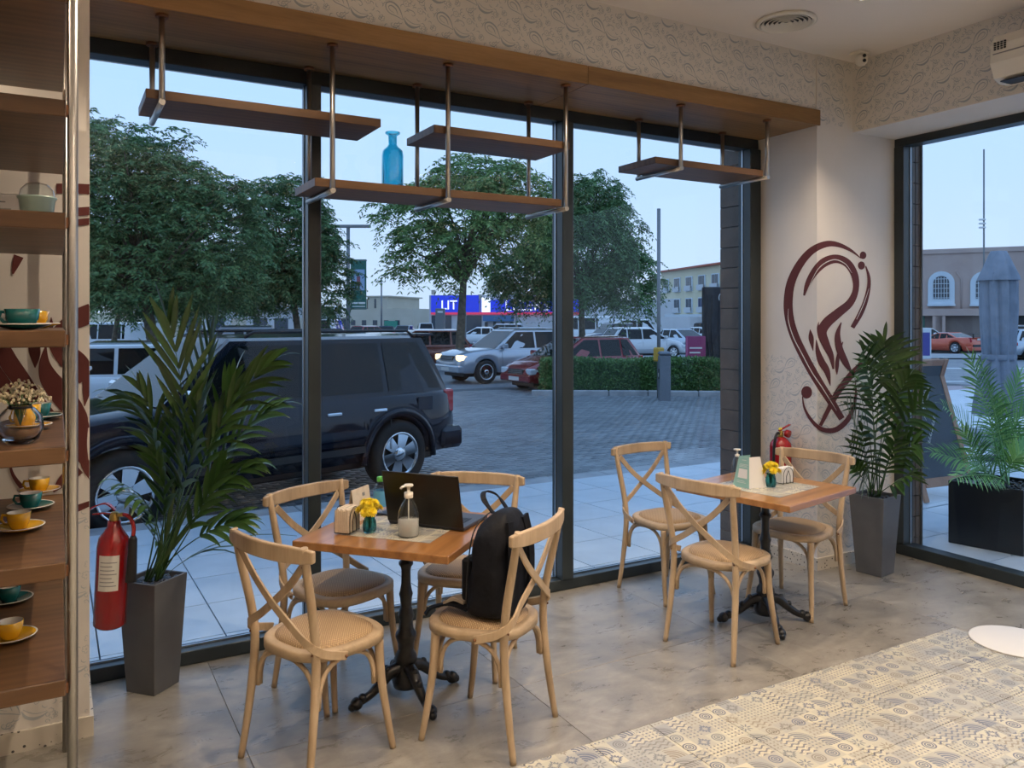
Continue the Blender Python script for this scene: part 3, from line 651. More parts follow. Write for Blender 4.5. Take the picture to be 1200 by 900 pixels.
prof = [(-.002, .26), (-.15, .26), (-.19, .20), (-.195, .10), (-.16, .02), (-.10, 0), (-.002, 0)]
Mx = Matrix(((1, 0, 0, 0), (0, 0, 1, 0), (0, 1, 0, 0), (0, 0, 0, 1)))
MB().prism(prof, -.9, 0, Mx).build('casing', M['white'], t, .006)
MB().box(-.16, -.05, -.86, -.04, -.004, .001).build('outlet_slot', M['dark_trim'], t)
MB().box(-.198, -.193, -.88, -.02, .145, .150).build('seam', M['gold_tape'], t)
for i in range(4):
    for j in range(4): MB().box(-.197, -.189, -.035 - j * .018, -.025 - j * .018, .205 - i * .012, .212 - i * .012).build('grille_hole', M['black'], t)

# white disc on the floor
dc = on(1192, 758, .0)
o = MB().lathe([(.0, .0005), (.215, .0005), (.22, .003), (.21, .006), (0, .007)], 48, (dc.x + .06, dc.y + .035, .001)).build('floor_disc', M['paper']); tag(o, 'flat white round disc on the patterned floor tiles at the right edge', 'disc')
# ------------------------------------------------------------------ left shelving unit
SX = .024; SY0, SY1 = 2.5, 3.50
SZ = [.68, 1.0, 1.315, 1.633, 1.954, 2.262, 2.575]
su = thing('shelving_unit', 'tall open shelving unit of thick oak boards on steel poles at the left', 'shelves', (SX, SY0, 0))
for z in SZ: MB().rbox(-1.6, -.004, 0, SY1 - SY0, z - .046, z, .003).build('shelf_board', M['oak_dark'], su)
MB().tube([(.013, .02, 0), (.013, .02, CEIL - .002)], .0135, 14).build('front_pole', M['steel'], su)
MB().tube([(.004, 1.03, 0), (.004, 1.03, CEIL - .002)], .011, 12).build('rear_pole', M['steel'], su)
for z in SZ:
    MB().box(-.003, .003, .005, .035, z - .04, z - .012).build('bracket', M['bronze'], su)

def cup_saucer(c, mat, lab, labs, dark=False, r=.038, h=.052, turn=0.0, saucer=True):
    z = c.z + .0005
    if saucer:
        s = thing('saucer', labs, 'saucer', (c.x, c.y, z), 0, 'saucers on the left shelves')
        MB().lathe([(.0, 0), (.028, 0), (.034, .002), (.070, .014), (.072, .017), (.066, .016), (.034, .006), (0, .005)], 28).build('dish', mat, s)
        MB().lathe([(.0705, .0150), (.073, .0172), (.0705, .0185), (.068, .017)], 28, cap=False).build('rim_line', M['white_glaze'], s)
        z += .0065
    t = thing('coffee_cup', lab, 'cup', (c.x, c.y, z), turn, 'cups on the left shelves')
    k = r / .038; q = h / .052
    MB().lathe([(0, 0), (.022 * k, 0), (.025 * k, .003 * q), (.034 * k, .022 * q), (.038 * k, .052 * q), (.0365 * k, .052 * q)], 26, cap=False).build('bowl', mat, t)
    MB().lathe([(.0365 * k, .0522 * q), (.035 * k, .05 * q), (.030 * k, .02 * q), (.0, .006 * q)], 26, cap=False).build('inner_glaze', M['white_glaze'], t)
    MB().tube([(.034 * k, 0, .042 * q), (.052 * k, 0, .044 * q), (.056 * k, 0, .03 * q), (.046 * k, 0, .016 * q), (.030 * k, 0, .014 * q)], .0045, 8).build('handle', mat, t)
T, Yc = M['teal'], M['yellow_c']
cup_saucer(on(11, 706, .68), T, 'teal cup on the lowest left shelf', 'teal saucer on the lowest left shelf', turn=2.2, r=.036)
cup_saucer(on(12, 750, .68), Yc, 'yellow cup nearest the front of the lowest left shelf', 'yellow saucer nearest the front of the lowest left shelf', turn=2.6, r=.036)
cup_saucer(on(22, 622, 1.0), Yc, 'yellow cup at the front of the second shelf up', 'yellow saucer at the front of the second shelf up', turn=2.8, r=.034)
cup_saucer(on(36, 597, 1.0), T, 'teal cup between the two yellow cups on the second shelf up', 'teal saucer between the two yellow ones on the second shelf up', turn=2.9, r=.036)
cup_saucer(on(46, 578, 1.0), Yc, 'yellow cup at the back of the second shelf up', 'yellow saucer at the back of the second shelf up', turn=3.1, r=.036)
cup_saucer(Vector((-.085, 2.62, 1.633)), T, 'wide teal cup on a dark saucer on the shelf above the flower vase', 'dark teal saucer under the wide cup on the shelf above the flower vase', turn=2.6, r=.044)
cup_saucer(Vector((-.062, 3.15, 1.633)), Yc, 'yellow cup behind the wide teal cup', 'yellow saucer behind the wide teal cup', turn=2.6)
cup_saucer(Vector((-.055, 3.22, 1.315)), T, 'teal cup behind the vase of dried flowers', 'teal saucer behind the vase of dried flowers', turn=2.6)
cup_saucer(Vector((-.085, 2.95, 1.315)), Yc, 'yellow cup seen through the round glass vase', 'yellow saucer behind the round glass vase', turn=2.6, r=.042, h=.075)
# vase with dried flowers
v = thing('flower_vase', 'round clear glass vase of dried white blossom on the left shelf', 'vase', (-.09, 2.63, 1.3155))
MB().lathe([(0, 0), (.03, 0), (.046, .012), (.058, .045), (.054, .078), (.036, .098), (.026, .104), (.029, .110), (.026, .110), (.023, .104), (.033, .095), (.051, .076), (.055, .045), (.043, .015), (0, .006)], 28, cap=False).build('glass_body', M['glass'], v)
MB().lathe([(.03, .0975), (.029, .106)], 16, cap=False).build('dark_collar', M['dark_trim'], v)
g = MB(); gs = MB(); rnd = random.Random(3)
for k in range(230):
    a = rnd.uniform(0, 2 * PI); rr = .075 * math.sqrt(rnd.random()); zz = .125 + (1 - (rr / .078) ** 2) * .062 * rnd.uniform(.2, 1) - rr * .1
    g.ball((rr * math.cos(a), rr * math.sin(a), zz), rnd.uniform(.003, .0052), 5, 3)
    if k % 8 == 0: gs.tube([(0, 0, .05), (rr * .3 * math.cos(a), rr * .3 * math.sin(a), .105), (rr * math.cos(a), rr * math.sin(a), zz)], .0007, 4)
tag(g.build('blossoms', M['gyps'], v), kind='stuff'); gs.build('stems', M['stem'], v)
# lidded bowl and box on the fifth board
b = thing('sugar_bowl', 'pale mint bowl with a clear domed lid on the upper left shelf', 'bowl', (-.05, 2.66, 1.9545))
MB().lathe([(0, 0), (.036, 0), (.040, .004), (.046, .05), (.050, .054), (.050, .058), (.044, .056), (.038, .01), (0, .008)], 26).build('bowl_body', M['mint'], b)
MB().lathe([(.046, .059), (.042, .078), (.028, .094), (.008, .099), (0, .1)], 22, cap=False).build('lid', M['thin_glass'], b)
b = thing('card_box', 'white printed card box behind the mint bowl', 'box', (-.22, 2.98, 1.9545))
MB().rbox(-.12, .12, -.04, .04, 0, .10, .002).build('carton', M['paper'], b)
MM = Matrix.Translation((.03, -.0405, .05)) @ Matrix.Rotation(PI / 2, 4, 'X')
for k, (y, w) in enumerate(((.022, .10), (.0, .13), (-.012, .09), (-.03, .12))): MB().box(.03 - w / 2, .03 + w / 2, -.0412, -.0402, .05 + y, .054 + y).build('printed_line', M['gold_tape'], b)
c = on(0, 690, .68)
b = thing('cake_dome', 'glass cake dome with a gold knob on the lowest left shelf', 'dome', (c.x - .10, 3.39, .6805))
MB().lathe([(0, 0), (.10, 0), (.105, .006), (0, .007)], 28).build('plate', M['thin_glass'], b)
MB().lathe([(.092, .008), (.09, .05), (.072, .085), (.03, .105), (0, .108)], 28, cap=False).build('cloche', M['thin_glass'], b)
MB().lathe([(.006, .107), (.008, .115), (.018, .128), (.014, .142), (0, .146)], 16).build('knob', M['brass'], b)

# ------------------------------------------------------------------ bistro chairs
def sp3(pts, n=5): return spline([tuple(p) for p in pts], n)
def make_chair():
    t = thing('bistro_chair', 'x', 'chair', (0, 0, 0), 0, 'cross-back bistro chairs')
    m = M['chair']
    for s in (-1, 1):
        P = sp3([(s * .203, -.216, 0), (s * .194, -.192, .16), (s * .187, -.172, .34), (s * .185, -.168, .46), (s * .191, -.182, .58), (s * .203, -.215, .74), (s * .212, -.240, .872)], 4)
        MB().tube(P, [.0125 + .004 * min(1, p[2] / .3) - .003 * max(0, (p[2] - .7) / .17) for p in P], 12).build('rear_post', m, t)
        P = sp3([(s * .200, .190, 0), (s * .190, .170, .12), (s * .176, .150, .28), (s * .170, .142, .428)], 4)
        MB().tube(P, [.0125 + .006 * p[2] / .43 for p in P], 12).build('front_leg', m, t)
        # cross strap of the back, from the top of one post over to the far side of the seat
        off = .006 * s
        P = sp3([(s * .192, -.226 + off, .812), (s * .10, -.222 + off, .715), (0, -.217 + off, .635), (-s * .10, -.205 + off, .565), (-s * .178, -.198, .515), (-s * .213, -.150, .475), (-s * .224, -.060, .445)], 4)
        nr = [(0, 1, 0) if p[2] > .56 else Vector((-s * .5 * (.56 - p[2]) / .1, 1 - .6 * (.56 - p[2]) / .1, 0)) for p in P]
        nr = []
        for i, p in enumerate(P):
            d = Vector(P[min(i + 1, len(P) - 1)]) - Vector(P[max(i - 1, 0)]); h = Vector((d.x, d.y, 0)); nr.append(Vector((h.y, -h.x, 0)).normalized() if h.length > 1e-5 else Vector((0, 1, 0)))
        MB().strap(P, .030, .009, nr).build('back_strap', m, t, .002)
        for p in ((s * .196, -.232, .80), (-s * .229, -.066, .447)): MB().ball(p, .0065, 8, 5).build('bolt', M['bronze'], t)
        MB().ball((s * .187, -.187, .475), .0045, 6, 4).build('bolt', M['bronze'], t)
    # curved top rail
    P = [(x, -.225 - .048 * (1 - (x / .25) ** 2), .842) for x in [(-.25 + .5 * k / 16) for k in range(17)]]
    mb = MB(); w = []
    for p in P: w.append(.062 - .020 * abs(p[0] / .25) ** 5)
    mb.strap(P, w, .022, [(0, 1, 0)] * len(P)); mb.build('top_rail', m, t, .006)
    # seat ring
    def outline(g):
        pts = []
        for k in range(40):
            a = 2 * PI * k / 40; c, s_ = math.cos(a), math.sin(a); e = .72
            x = math.copysign(abs(c) ** e, c); y = math.copysign(abs(s_) ** e, s_)
            pts.append(((.205 + .015 * y - g) * x, .010 + (.205 - g) * y))
        return pts
    o0, o1 = outline(0), outline(.045); n = 40; z0, z1 = .428, .462
    vs = [(x, y, z0) for x, y in o0] + [(x * 1.0, y, z1 - .006) for x, y in o0] + [(x, y, z1) for x, y in outline(.006)] + [(x, y, z1) for x, y in o1] + [(x, y, z0) for x, y in o1]
    fs = [(r * n + k, r * n + (k + 1) % n, (r + 1) % 5 * n + (k + 1) % n, (r + 1) % 5 * n + k) for r in range(5) for k in range(n)]
    MB().add(vs, fs, True).build('seat_frame', M['chair_x'], t)
    vs = []; gl = [.034, .038, .060, .10, .15]; zl = [.448, .468, .479, .483, .484]
    for g_, z in zip(gl, zl): vs += [(x, y, z) for x, y in outline(g_)]
    vs.append((0, .01, .485)); fs = [(r * n + k, r * n + (k + 1) % n, (r + 1) * n + (k + 1) % n, (r + 1) * n + k) for r in range(4) for k in range(n)] + [(4 * n + k, 4 * n + (k + 1) % n, 5 * n) for k in range(n)]
    MB().add(vs, fs, True).build('rattan_pad', M['rattan'], t)
    # bentwood arches under the seat
    def arch(p, q):
        p, q = Vector(p), Vector(q); d = q - p; P = []
        for k in range(15):
            a = PI * k / 14; c = math.cos(a); s_ = math.sin(a); u = .5 - .5 * math.copysign(abs(c) ** .75, c)
            P.append((p.x + d.x * u, p.y + d.y * u, .265 + .155 * abs(s_) ** .75))
        MB().tube(P, .0092, 8).build('arch', m, t)
    arch((-.172, -.162, 0), (.172, -.162, 0)); arch((-.160, .137, 0), (.160, .137, 0))
    arch((-.176, -.150, 0), (-.164, .122, 0)); arch((.176, -.150, 0), (.164, .122, 0))
    return t
ch = make_chair()
CH = [(.884, 3.045, 292.1, 'chair nearest the camera on the left, its back to the big plant'),
      (1.128, 3.57, 204.2, 'chair behind the left table, between it and the first mullion'),
      (1.526, 2.888, 34.6, 'chair with the black backpack on its seat'),
      (1.722, 3.495, 137.8, 'chair behind the open laptop lid, by the window'),
      (3.252, 3.793, 183.9, 'chair of the pier table that stands closest to the glass'),
      (2.989, 3.053, 281.6, 'chair of the pier table with its back to the left table'),
      (3.739, 3.241, 102.8, 'chair beside the tall planter and in front of the pier')]
for i, (x, y, a, lab) in enumerate(CH):
    lab = 'cross-back wooden ' + lab
    if i == 0: ch.location = (x, y, .001); ch.rotation_euler = (0, 0, R(a)); ch['label'] = lab
    else: dup(ch, (x, y, .001), R(a), lab)

# ------------------------------------------------------------------ tables
def make_table(c, rz, size, legrot, lab):
    t = thing('bistro_table', lab, 'table', (c[0], c[1], 0), rz, 'square bistro tables')
    h = size / 2
    MB().rbox(-h, h, -h, h, .716, .749, .003).build('tabletop', M['table'], t)
    q = .207
    MB().box(-q, q, -q, q, .7492, .7503).build('patterned_inlay', M['inlay'], t)
    MB().box(-q, q, -.0008, .0008, .7504, .7506).box(-.0008, .0008, -q, q, .7504, .7506).build('inlay_joint', M['grout'], t)
    MB().rbox(-.13, .13, -.13, .13, .704, .7158, .003).build('mounting_plate', M['iron'], t)
    prof = [(.0, .05), (.055, .05), (.062, .08), (.05, .115), (.042, .15), (.05, .165), (.046, .19), (.034, .21), (.036, .24), (.047, .27), (.045, .285), (.034, .30), (.029, .34), (.036, .36), (.031, .38), (.024, .40), (.027, .44), (.031, .455), (.026, .47), (.021, .50), (.0205, .56), (.024, .575), (.032, .585), (.032, .595), (.022, .605), (.020, .62), (.019, .68), (.026, .69), (.034, .704), (0, .704)]
    MB().lathe(prof, 20).build('column', M['iron'], t)
    for k in range(4):
        a = R(legrot - math.degrees(rz)) + k * PI / 2; ca, sa = math.cos(a), math.sin(a)
        lg = MB().tube([(r_ * ca, r_ * sa, z) for r_, z in sp3([(.03, .135), (.075, .125), (.12, .088), (.17, .052), (.215, .036)], 4)], [.030, .029, .028, .027, .026, .025, .024, .023, .022, .021, .020, .019, .018, .018, .018, .018, .018], 10).build('leg', M['iron'], t)
        fb = MB(); 
        fb.ball((.232 * ca, .232 * sa, .030), .0275, 12, 8, (1, 1, 1)).ball((.205 * ca, .205 * sa, .046), .021, 10, 6).ball((.252 * ca, .252 * sa, .020), .018, 8, 6); fb.build('scroll_foot', M['iron'], lg)
        MB().ball((.085 * ca, .085 * sa, .138), .017, 8, 6).ball((.13 * ca, .13 * sa, .102), .0165, 8, 6).build('scroll', M['iron'], lg)
    return t
T1 = (1.338, 3.300); A1 = R(42); T2 = (3.387, 3.137); A2 = R(11.4)
make_table(T1, A1, .70, 4, 'square oak table with the open laptop and cast-iron pedestal'); make_table(T2, A2, .69, -28, 'square oak table near the pier with the mint card stand')
TZ = .7507
def on1(x, y): return on(x, y, TZ)

# ------------------------------------------------------------------ things on the left table
# laptop
hx0, hx1 = Vector((1.287, 3.395, 0)), Vector((1.527, 3.088, 0))
ax = (hx1 - hx0).normalized(); L_ = .375; mid = (hx0 + hx1) / 2; ang = math.atan2(ax.y, ax.x)
lp = thing('laptop', 'dark laptop standing open with its lid towards the camera', 'laptop', (mid.x, mid.y, TZ), ang, None)
MB().rbox(-L_ / 2, L_ / 2, .0, .245, .002, .018, .003).build('base', M['laptop_deck'], lp)
kb = MB()
for r_ in range(5):
    for c_ in range(14): kb.box(-.155 + c_ * .0222, -.155 + c_ * .0222 + .0185, .055 + r_ * .0205, .055 + r_ * .0205 + .017, .018, .0192)
tag(kb.build('keys', M['key'], lp), kind='stuff')
MB().rbox(-.05, .05, .165, .235, .0178, .0186, .0004).build('touchpad', M['key'], lp)
LM = Matrix.Translation((0, -.004, .016)) @ Matrix.Rotation(R(13), 4, 'X')
lid = MB().rbox(-L_ / 2, L_ / 2, -.005, .002, 0, .238, .002, LM).build('lid', M['laptop'], lp)
MB().box(-L_ / 2 + .008, L_ / 2 - .008, .0022, .003, .014, .23, LM).build('screen', M['key'], lid)
MB().box(-.012, .012, -.0058, -.0052, .118, .123, LM).build('lid_mark', M['key'], lid)
# soap dispenser
c = on1(481, 629)
d = thing('soap_dispenser', 'clear pump bottle half full of gel in front of the laptop', 'bottle', (c.x, c.y + .02, TZ)); d.scale = (1.14, 1.14, 1.08)
MB().lathe([(0, 0), (.036, 0), (.039, .004), (.040, .07), (.037, .098), (.026, .125), (.015, .142), (.013, .150)], 26, cap=False).build('bottle_body', M['thin_glass'], d)
MB().lathe([(0, .003), (.035, .003), (.037, .008), (.0378, .066), (0, .066)], 24, cap=False).build('gel', M['water'], d)
MB().lathe([(.0155, .148), (.0165, .150), (.0165, .170), (.009, .172), (.006, .174), (.006, .190), (.016, .192), (.018, .196), (.016, .201), (0, .203)], 20).tube([(0, 0, .196), (-.03, -.012, .196), (-.038, -.015, .190)], .005, 8).build('pump', M['white'], d)
MB().tube([(0, 0, .01), (0, 0, .148)], .0022, 6).build('dip_tube', M['white'], d)
# flower vases
def vase_flowers(c, lab, n, spread, hgt, seed):
    v = thing('flower_glass', lab, 'vase', (c.x, c.y, TZ), 0, 'small vases of yellow flowers')
    MB().lathe([(0, 0), (.022, 0), (.026, .003), (.028, .03), (.025, .052), (.021, .066), (.023, .074), (.021, .074), (.019, .066), (.023, .05), (.025, .03), (.022, .006), (0, .006)], 22, cap=False).build('glass_body', M['glass_teal'], v)
    rb = MB()
    for k in range(12):
        a = 2 * PI * k / 12; rb.tube([(.0275 * math.cos(a), .0275 * math.sin(a), .008), (.0285 * math.cos(a), .0285 * math.sin(a), .032), (.0255 * math.cos(a), .0255 * math.sin(a), .052)], .0014, 4)
    rb.build('glass_ribs', M['glass_teal'], v)
    rn = random.Random(seed)
    for k in range(n):
        a = 2 * PI * k / n + rn.uniform(-.3, .3); rr = spread * (0 if k == 0 else (.62 if k % 2 else 1.0)); p = Vector((rr * math.cos(a), rr * math.sin(a), hgt + (.020 if k == 0 else (.010 if k % 2 else -.014) + rn.uniform(-.006, .006))))
        MB().tube([(0, 0, .012), (p.x * .25, p.y * .25, .06), tuple(p)], .0014, 5).build('stem', M['stem'], v)
        fl = MB(); nd = Vector((p.x, p.y, .035)).normalized()
        q = nd.to_track_quat('Z', 'Y').to_matrix().to_4x4(); q.translation = p
        for ring, (el, ln, cnt) in enumerate(((-.1, .024, 14), (.3, .023, 13), (.7, .020, 11), (1.1, .016, 8))):
            for j in range(cnt):
                b_ = 2 * PI * (j + .5 * ring) / cnt + rn.uniform(-.1, .1); cx, sx = math.cos(b_), math.sin(b_); up = math.sin(el); ot = math.cos(el)
                w = .0046; tip = Vector((ot * ln * cx, ot * ln * sx, up * ln)); m_ = tip * .55 + Vector((0, 0, -.001))
                side = Vector((-sx, cx, 0)) * w
                fl.add([q @ Vector((0, 0, 0)), q @ (m_ + side), q @ (tip + side * .5), q @ (tip - side * .5), q @ (m_ - side)], [(0, 1, 2, 3, 4)])
        fl.build('flower_head', M['yflower'], v)
    for k in range(4):
        a = rn.uniform(0, 6.28); MB().add([(0, 0, .075), (.012 * math.cos(a + .5), .012 * math.sin(a + .5), .095), (.024 * math.cos(a), .024 * math.sin(a), .098), (.012 * math.cos(a - .5), .012 * math.sin(a - .5), .092)], [(0, 1, 2, 3)]).build('leaf', M['stem'], v)
c = on1(435, 625); vase_flowers(Vector((c.x, c.y + .02, 0)), 'small teal glass of yellow chrysanthemums on the laptop table', 13, .042, .112, 5)
c = on1(901, 571); vase_flowers(Vector((c.x + .02, c.y + .005, 0)), 'small green glass of yellow chrysanthemums on the table near the pier', 9, .040, .105, 8)
# napkin holders
def napkins(c, rz, lab, mat, w=.12, h=.10, dpt=.05, lean=0.0):
    t = thing('napkin_holder', lab, 'napkin holder', (c.x, c.y, TZ), rz, 'wire napkin holders')
    wr_ = MB()
    for y in (-dpt / 2 - .004, dpt / 2 + .004):
        wr_.tube([(-w * .42, y, .003), (-w * .42, y, h * .55)] + [(-w * .42 * math.cos(PI * k / 8), y, h * .55 + h * .5 * math.sin(PI * k / 8)) for k in range(1, 8)] + [(w * .42, y, h * .55), (w * .42, y, .003)], .0016, 6)
        wr_.tube([(-w * .16, y, .003), (-w * .16, y, h * .5), (0, y, h * .86), (w * .16, y, h * .5), (w * .16, y, .003)], .0016, 6)
    for x in (-w * .42, w * .42, 0): wr_.tube([(x, -dpt / 2 - .004, .003), (x, dpt / 2 + .004, .003)], .0016, 6)
    wr_.build('wire_frame', M['wire'], t)
    n = 9
    for k in range(n):
        y = -dpt / 2 + dpt * (k + .5) / n
        MB().rbox(-w / 2, w / 2, y - dpt / n * .46, y + dpt / n * .46, .006, h + .004 * math.sin(k * 2.1), .0015, Matrix.Rotation(lean, 4, 'X')).build('napkin', mat, t)
c = on1(405, 620); napkins(Vector((1.085, 3.345, 0)), R(-47 + 90), 'wire holder full of beige napkins at the left corner of the laptop table', M['kraft'], .10, .105, .065)
napkins(Vector((3.535, 3.135, 0)), R(2), 'wire holder of white napkins on the table near the pier', M['paper'], .095, .088, .045)
# folded menu card and water bottle
c = Vector((1.205, 3.530, 0))
t = thing('menu_card', 'kraft folded menu card standing beside the green-capped bottle', 'card', (c.x, c.y, TZ), R(40))
for s in (-1, 1): MB().box(-.075, .075, -.001, .001, 0, .145, Matrix.Translation((0, s * .022, 0)) @ Matrix.Rotation(R(8 * s), 4, 'X')).build('card_leaf', M['kraft'], t)
MB().box(-.01, .01, -.0008, .0006, .105, .12, Matrix.Translation((0.02, -.0235, 0)) @ Matrix.Rotation(R(-8), 4, 'X')).build('printed_mark', M['gold_tape'], t)
c = Vector((1.315, 3.562, 0))
t = thing('water_bottle', 'small water bottle with a green cap and blue label behind the flowers', 'bottle', (c.x, c.y, TZ))
MB().lathe([(0, 0), (.028, 0), (.031, .004), (.031, .10), (.029, .125), (.018, .145), (.013, .152), (.013, .160)], 22, cap=False).build('bottle_body', M['thin_glass'], t)
MB().lathe([(.0315, .04), (.0317, .042), (.0317, .112), (.0315, .114)], 22, cap=False).build('label', M['bottle_label'], t)
MB().lathe([(.0145, .155), (.0155, .157), (.0155, .176), (.013, .178), (0, .178)], 18).build('cap', M['green_cap'], t)
c = Vector((1.40, 3.50, 0))
o = MB().rbox(-.045, .045, -.07, .07, 0, .009, .003, Matrix.Translation((1.372, 3.535, TZ)) @ Matrix.Rotation(R(30), 4, 'Z')).build('phone', M['laptop_deck']); tag(o, 'dark phone lying on the table between flowers and laptop', 'phone')

# things on the table near the pier
t = thing('card_stand', 'mint green tent card with a blank white square on the table near the pier', 'card', (3.300, 3.170, TZ), 0)
# wedge: broad printed face to the camera-left, white side face
pts = [(-.055, -.0), (.0, -.055)]
bw, tw, hh = .078, .045, .165
q = [Vector((-.064, .061, 0)), Vector((-.054, -.050, 0)), Vector((.063, -.064, 0)), Vector((.057, .047, 0))]
q2 = [Vector((v.x * .62, v.y * .62, hh)) for v in q]
def face(name, a, b_, c_, d_, mat, th=.0012):
    n_ = (b_ - a).cross(d_ - a).normalized() * th
    return MB().add([a, b_, c_, d_, a - n_, b_ - n_, c_ - n_, d_ - n_], [(0, 1, 2, 3), (7, 6, 5, 4), (0, 4, 5, 1), (1, 5, 6, 2), (2, 6, 7, 3), (3, 7, 4, 0)]).build(name, mat, t)
f1 = face('printed_face', q[0], q[1], q2[1], q2[0], M['mint_card'])
face('side_face', q[1], q[2], q2[2], q2[1], M['paper']); face('rear_face', q[3], q[0], q2[0], q2[3], M['mint_card'])
u_ = (q[1] - q[0]); v_ = ((q2[0] + q2[1]) - (q[0] + q[1])) / 2; n_ = u_.cross(v_).normalized()
def decal(name, s0, s1, h0, h1, mat):
    P = []
    for s_, h_ in ((s0, h0), (s1, h0), (s1, h1), (s0, h1)):
        a = q[0].lerp(q2[0], h_); b_ = q[1].lerp(q2[1], h_); P.append(a.lerp(b_, s_) + n_ * .0009)
    MB().add(P, [(0, 1, 2, 3)]).build(name, mat, t)
decal('white_square', .22, .86, .30, .60, M['paper'])
for k, (a, b_, h0) in enumerate(((.2, .9, .66), (.2, .8, .70), (.25, .9, .74), (.2, .7, .20), (.2, .8, .15), (.35, .75, .88))): decal('printed_line', a, b_, h0, h0 + .012, M['paper'])
c = (3.325, 3.285)
t = thing('pump_bottle', 'white-topped pump bottle hidden behind the mint tent card', 'bottle', (c[0], c[1], TZ))
MB().lathe([(0, 0), (.03, 0), (.033, .004), (.033, .10), (.022, .13), (.013, .145)], 20, cap=False).build('bottle_body', M['thin_glass'], t)
MB().lathe([(.013, .142), (.014, .155), (.006, .158), (.006, .178), (.020, .18), (.021, .187), (0, .189)], 18).build('pump', M['white'], t)

# ------------------------------------------------------------------ backpack on the third chair
x, y, a, _ = CH[2]
bp = thing('backpack', 'black fabric backpack slumped against the chair back', 'backpack', (x, y, .4865), R(a))
nu, nv = 28, 18; vs = []
for i in range(nv + 1):
    t_ = i / nv; z = .415 * t_
    hw = .150 * (1 - .12 * t_ - .50 * max(0, (t_ - .70) / .30) ** 2.2) * (1 if t_ > .06 else .86 + 2.3 * t_)
    dp = .095 * (1.05 - .25 * t_ - .55 * max(0, (t_ - .75) / .25) ** 2) * (1 if t_ > .06 else .86 + 2.3 * t_)
    cy = -.055 - .035 * t_ + .018 * math.sin(t_ * 3)
    for k in range(nu):
        an = 2 * PI * k / nu; c_, s_ = math.cos(an), math.sin(an); e = .62
        bx = math.copysign(abs(c_) ** e, c_); by = math.copysign(abs(s_) ** e, s_)
        wr_ = .004 * math.sin(9 * t_ + 3 * an) + .003 * math.sin(21 * t_ - 5 * an)
        vs.append((bx * (hw + wr_), cy + by * (dp + wr_), z))
fs = [(i * nu + k, i * nu + (k + 1) % nu, (i + 1) * nu + (k + 1) % nu, (i + 1) * nu + k) for i in range(nv) for k in range(nu)] + [tuple(range(nu))[::-1], tuple(nv * nu + k for k in range(nu))]
bo = MB().add(vs, fs, True).build('bag_body', M['navy'], bp); sd = bo.modifiers.new('s', 'SUBSURF'); sd.levels = 1; sd.render_levels = 1
MB().strap(sp3([(-.055, -.055, .405), (-.05, -.01, .455), (.0, .01, .475), (.045, -.02, .455), (.05, -.065, .402)], 5), .022, .005, [(0, .3, 1)] * 21).build('top_handle', M['navy'], bp)
MB().tube(sp3([(-.125, .03, .05), (-.118, .025, .2), (-.10, .01, .33), (-.04, -.012, .385), (.04, -.012, .385), (.10, .01, .33), (.118, .025, .2), (.125, .03, .05)], 4), .0028, 6).build('zip', M['dark_trim'], bp)
MB().rbox(-.095, .095, .030, .072, .03, .22, .012).build('front_pocket', M['navy'], bp)
for s in (-1, 1): MB().strap(sp3([(s * .07, -.135, .38), (s * .085, -.155, .25), (s * .09, -.15, .10), (s * .10, -.12, .02)], 4), .05, .012, (0, 1, 0)).build('shoulder_strap', M['navy'], bp)
MB().strap(sp3([(-.115, .02, .03), (-.10, .10, .035), (-.09, .165, .016), (-.105, .205, .002), (-.12, .222, -.022)], 4), .045, .007, [(0, .2, 1)] * 17).build('loose_strap', M['navy'], bp)
MB().strap(sp3([(-.085, .045, .048), (-.075, .10, .052), (-.08, .15, .03)], 4), .055, .012, [(0, .2, 1)] * 9).build('strap_padding', M['strap_pad'], bp)

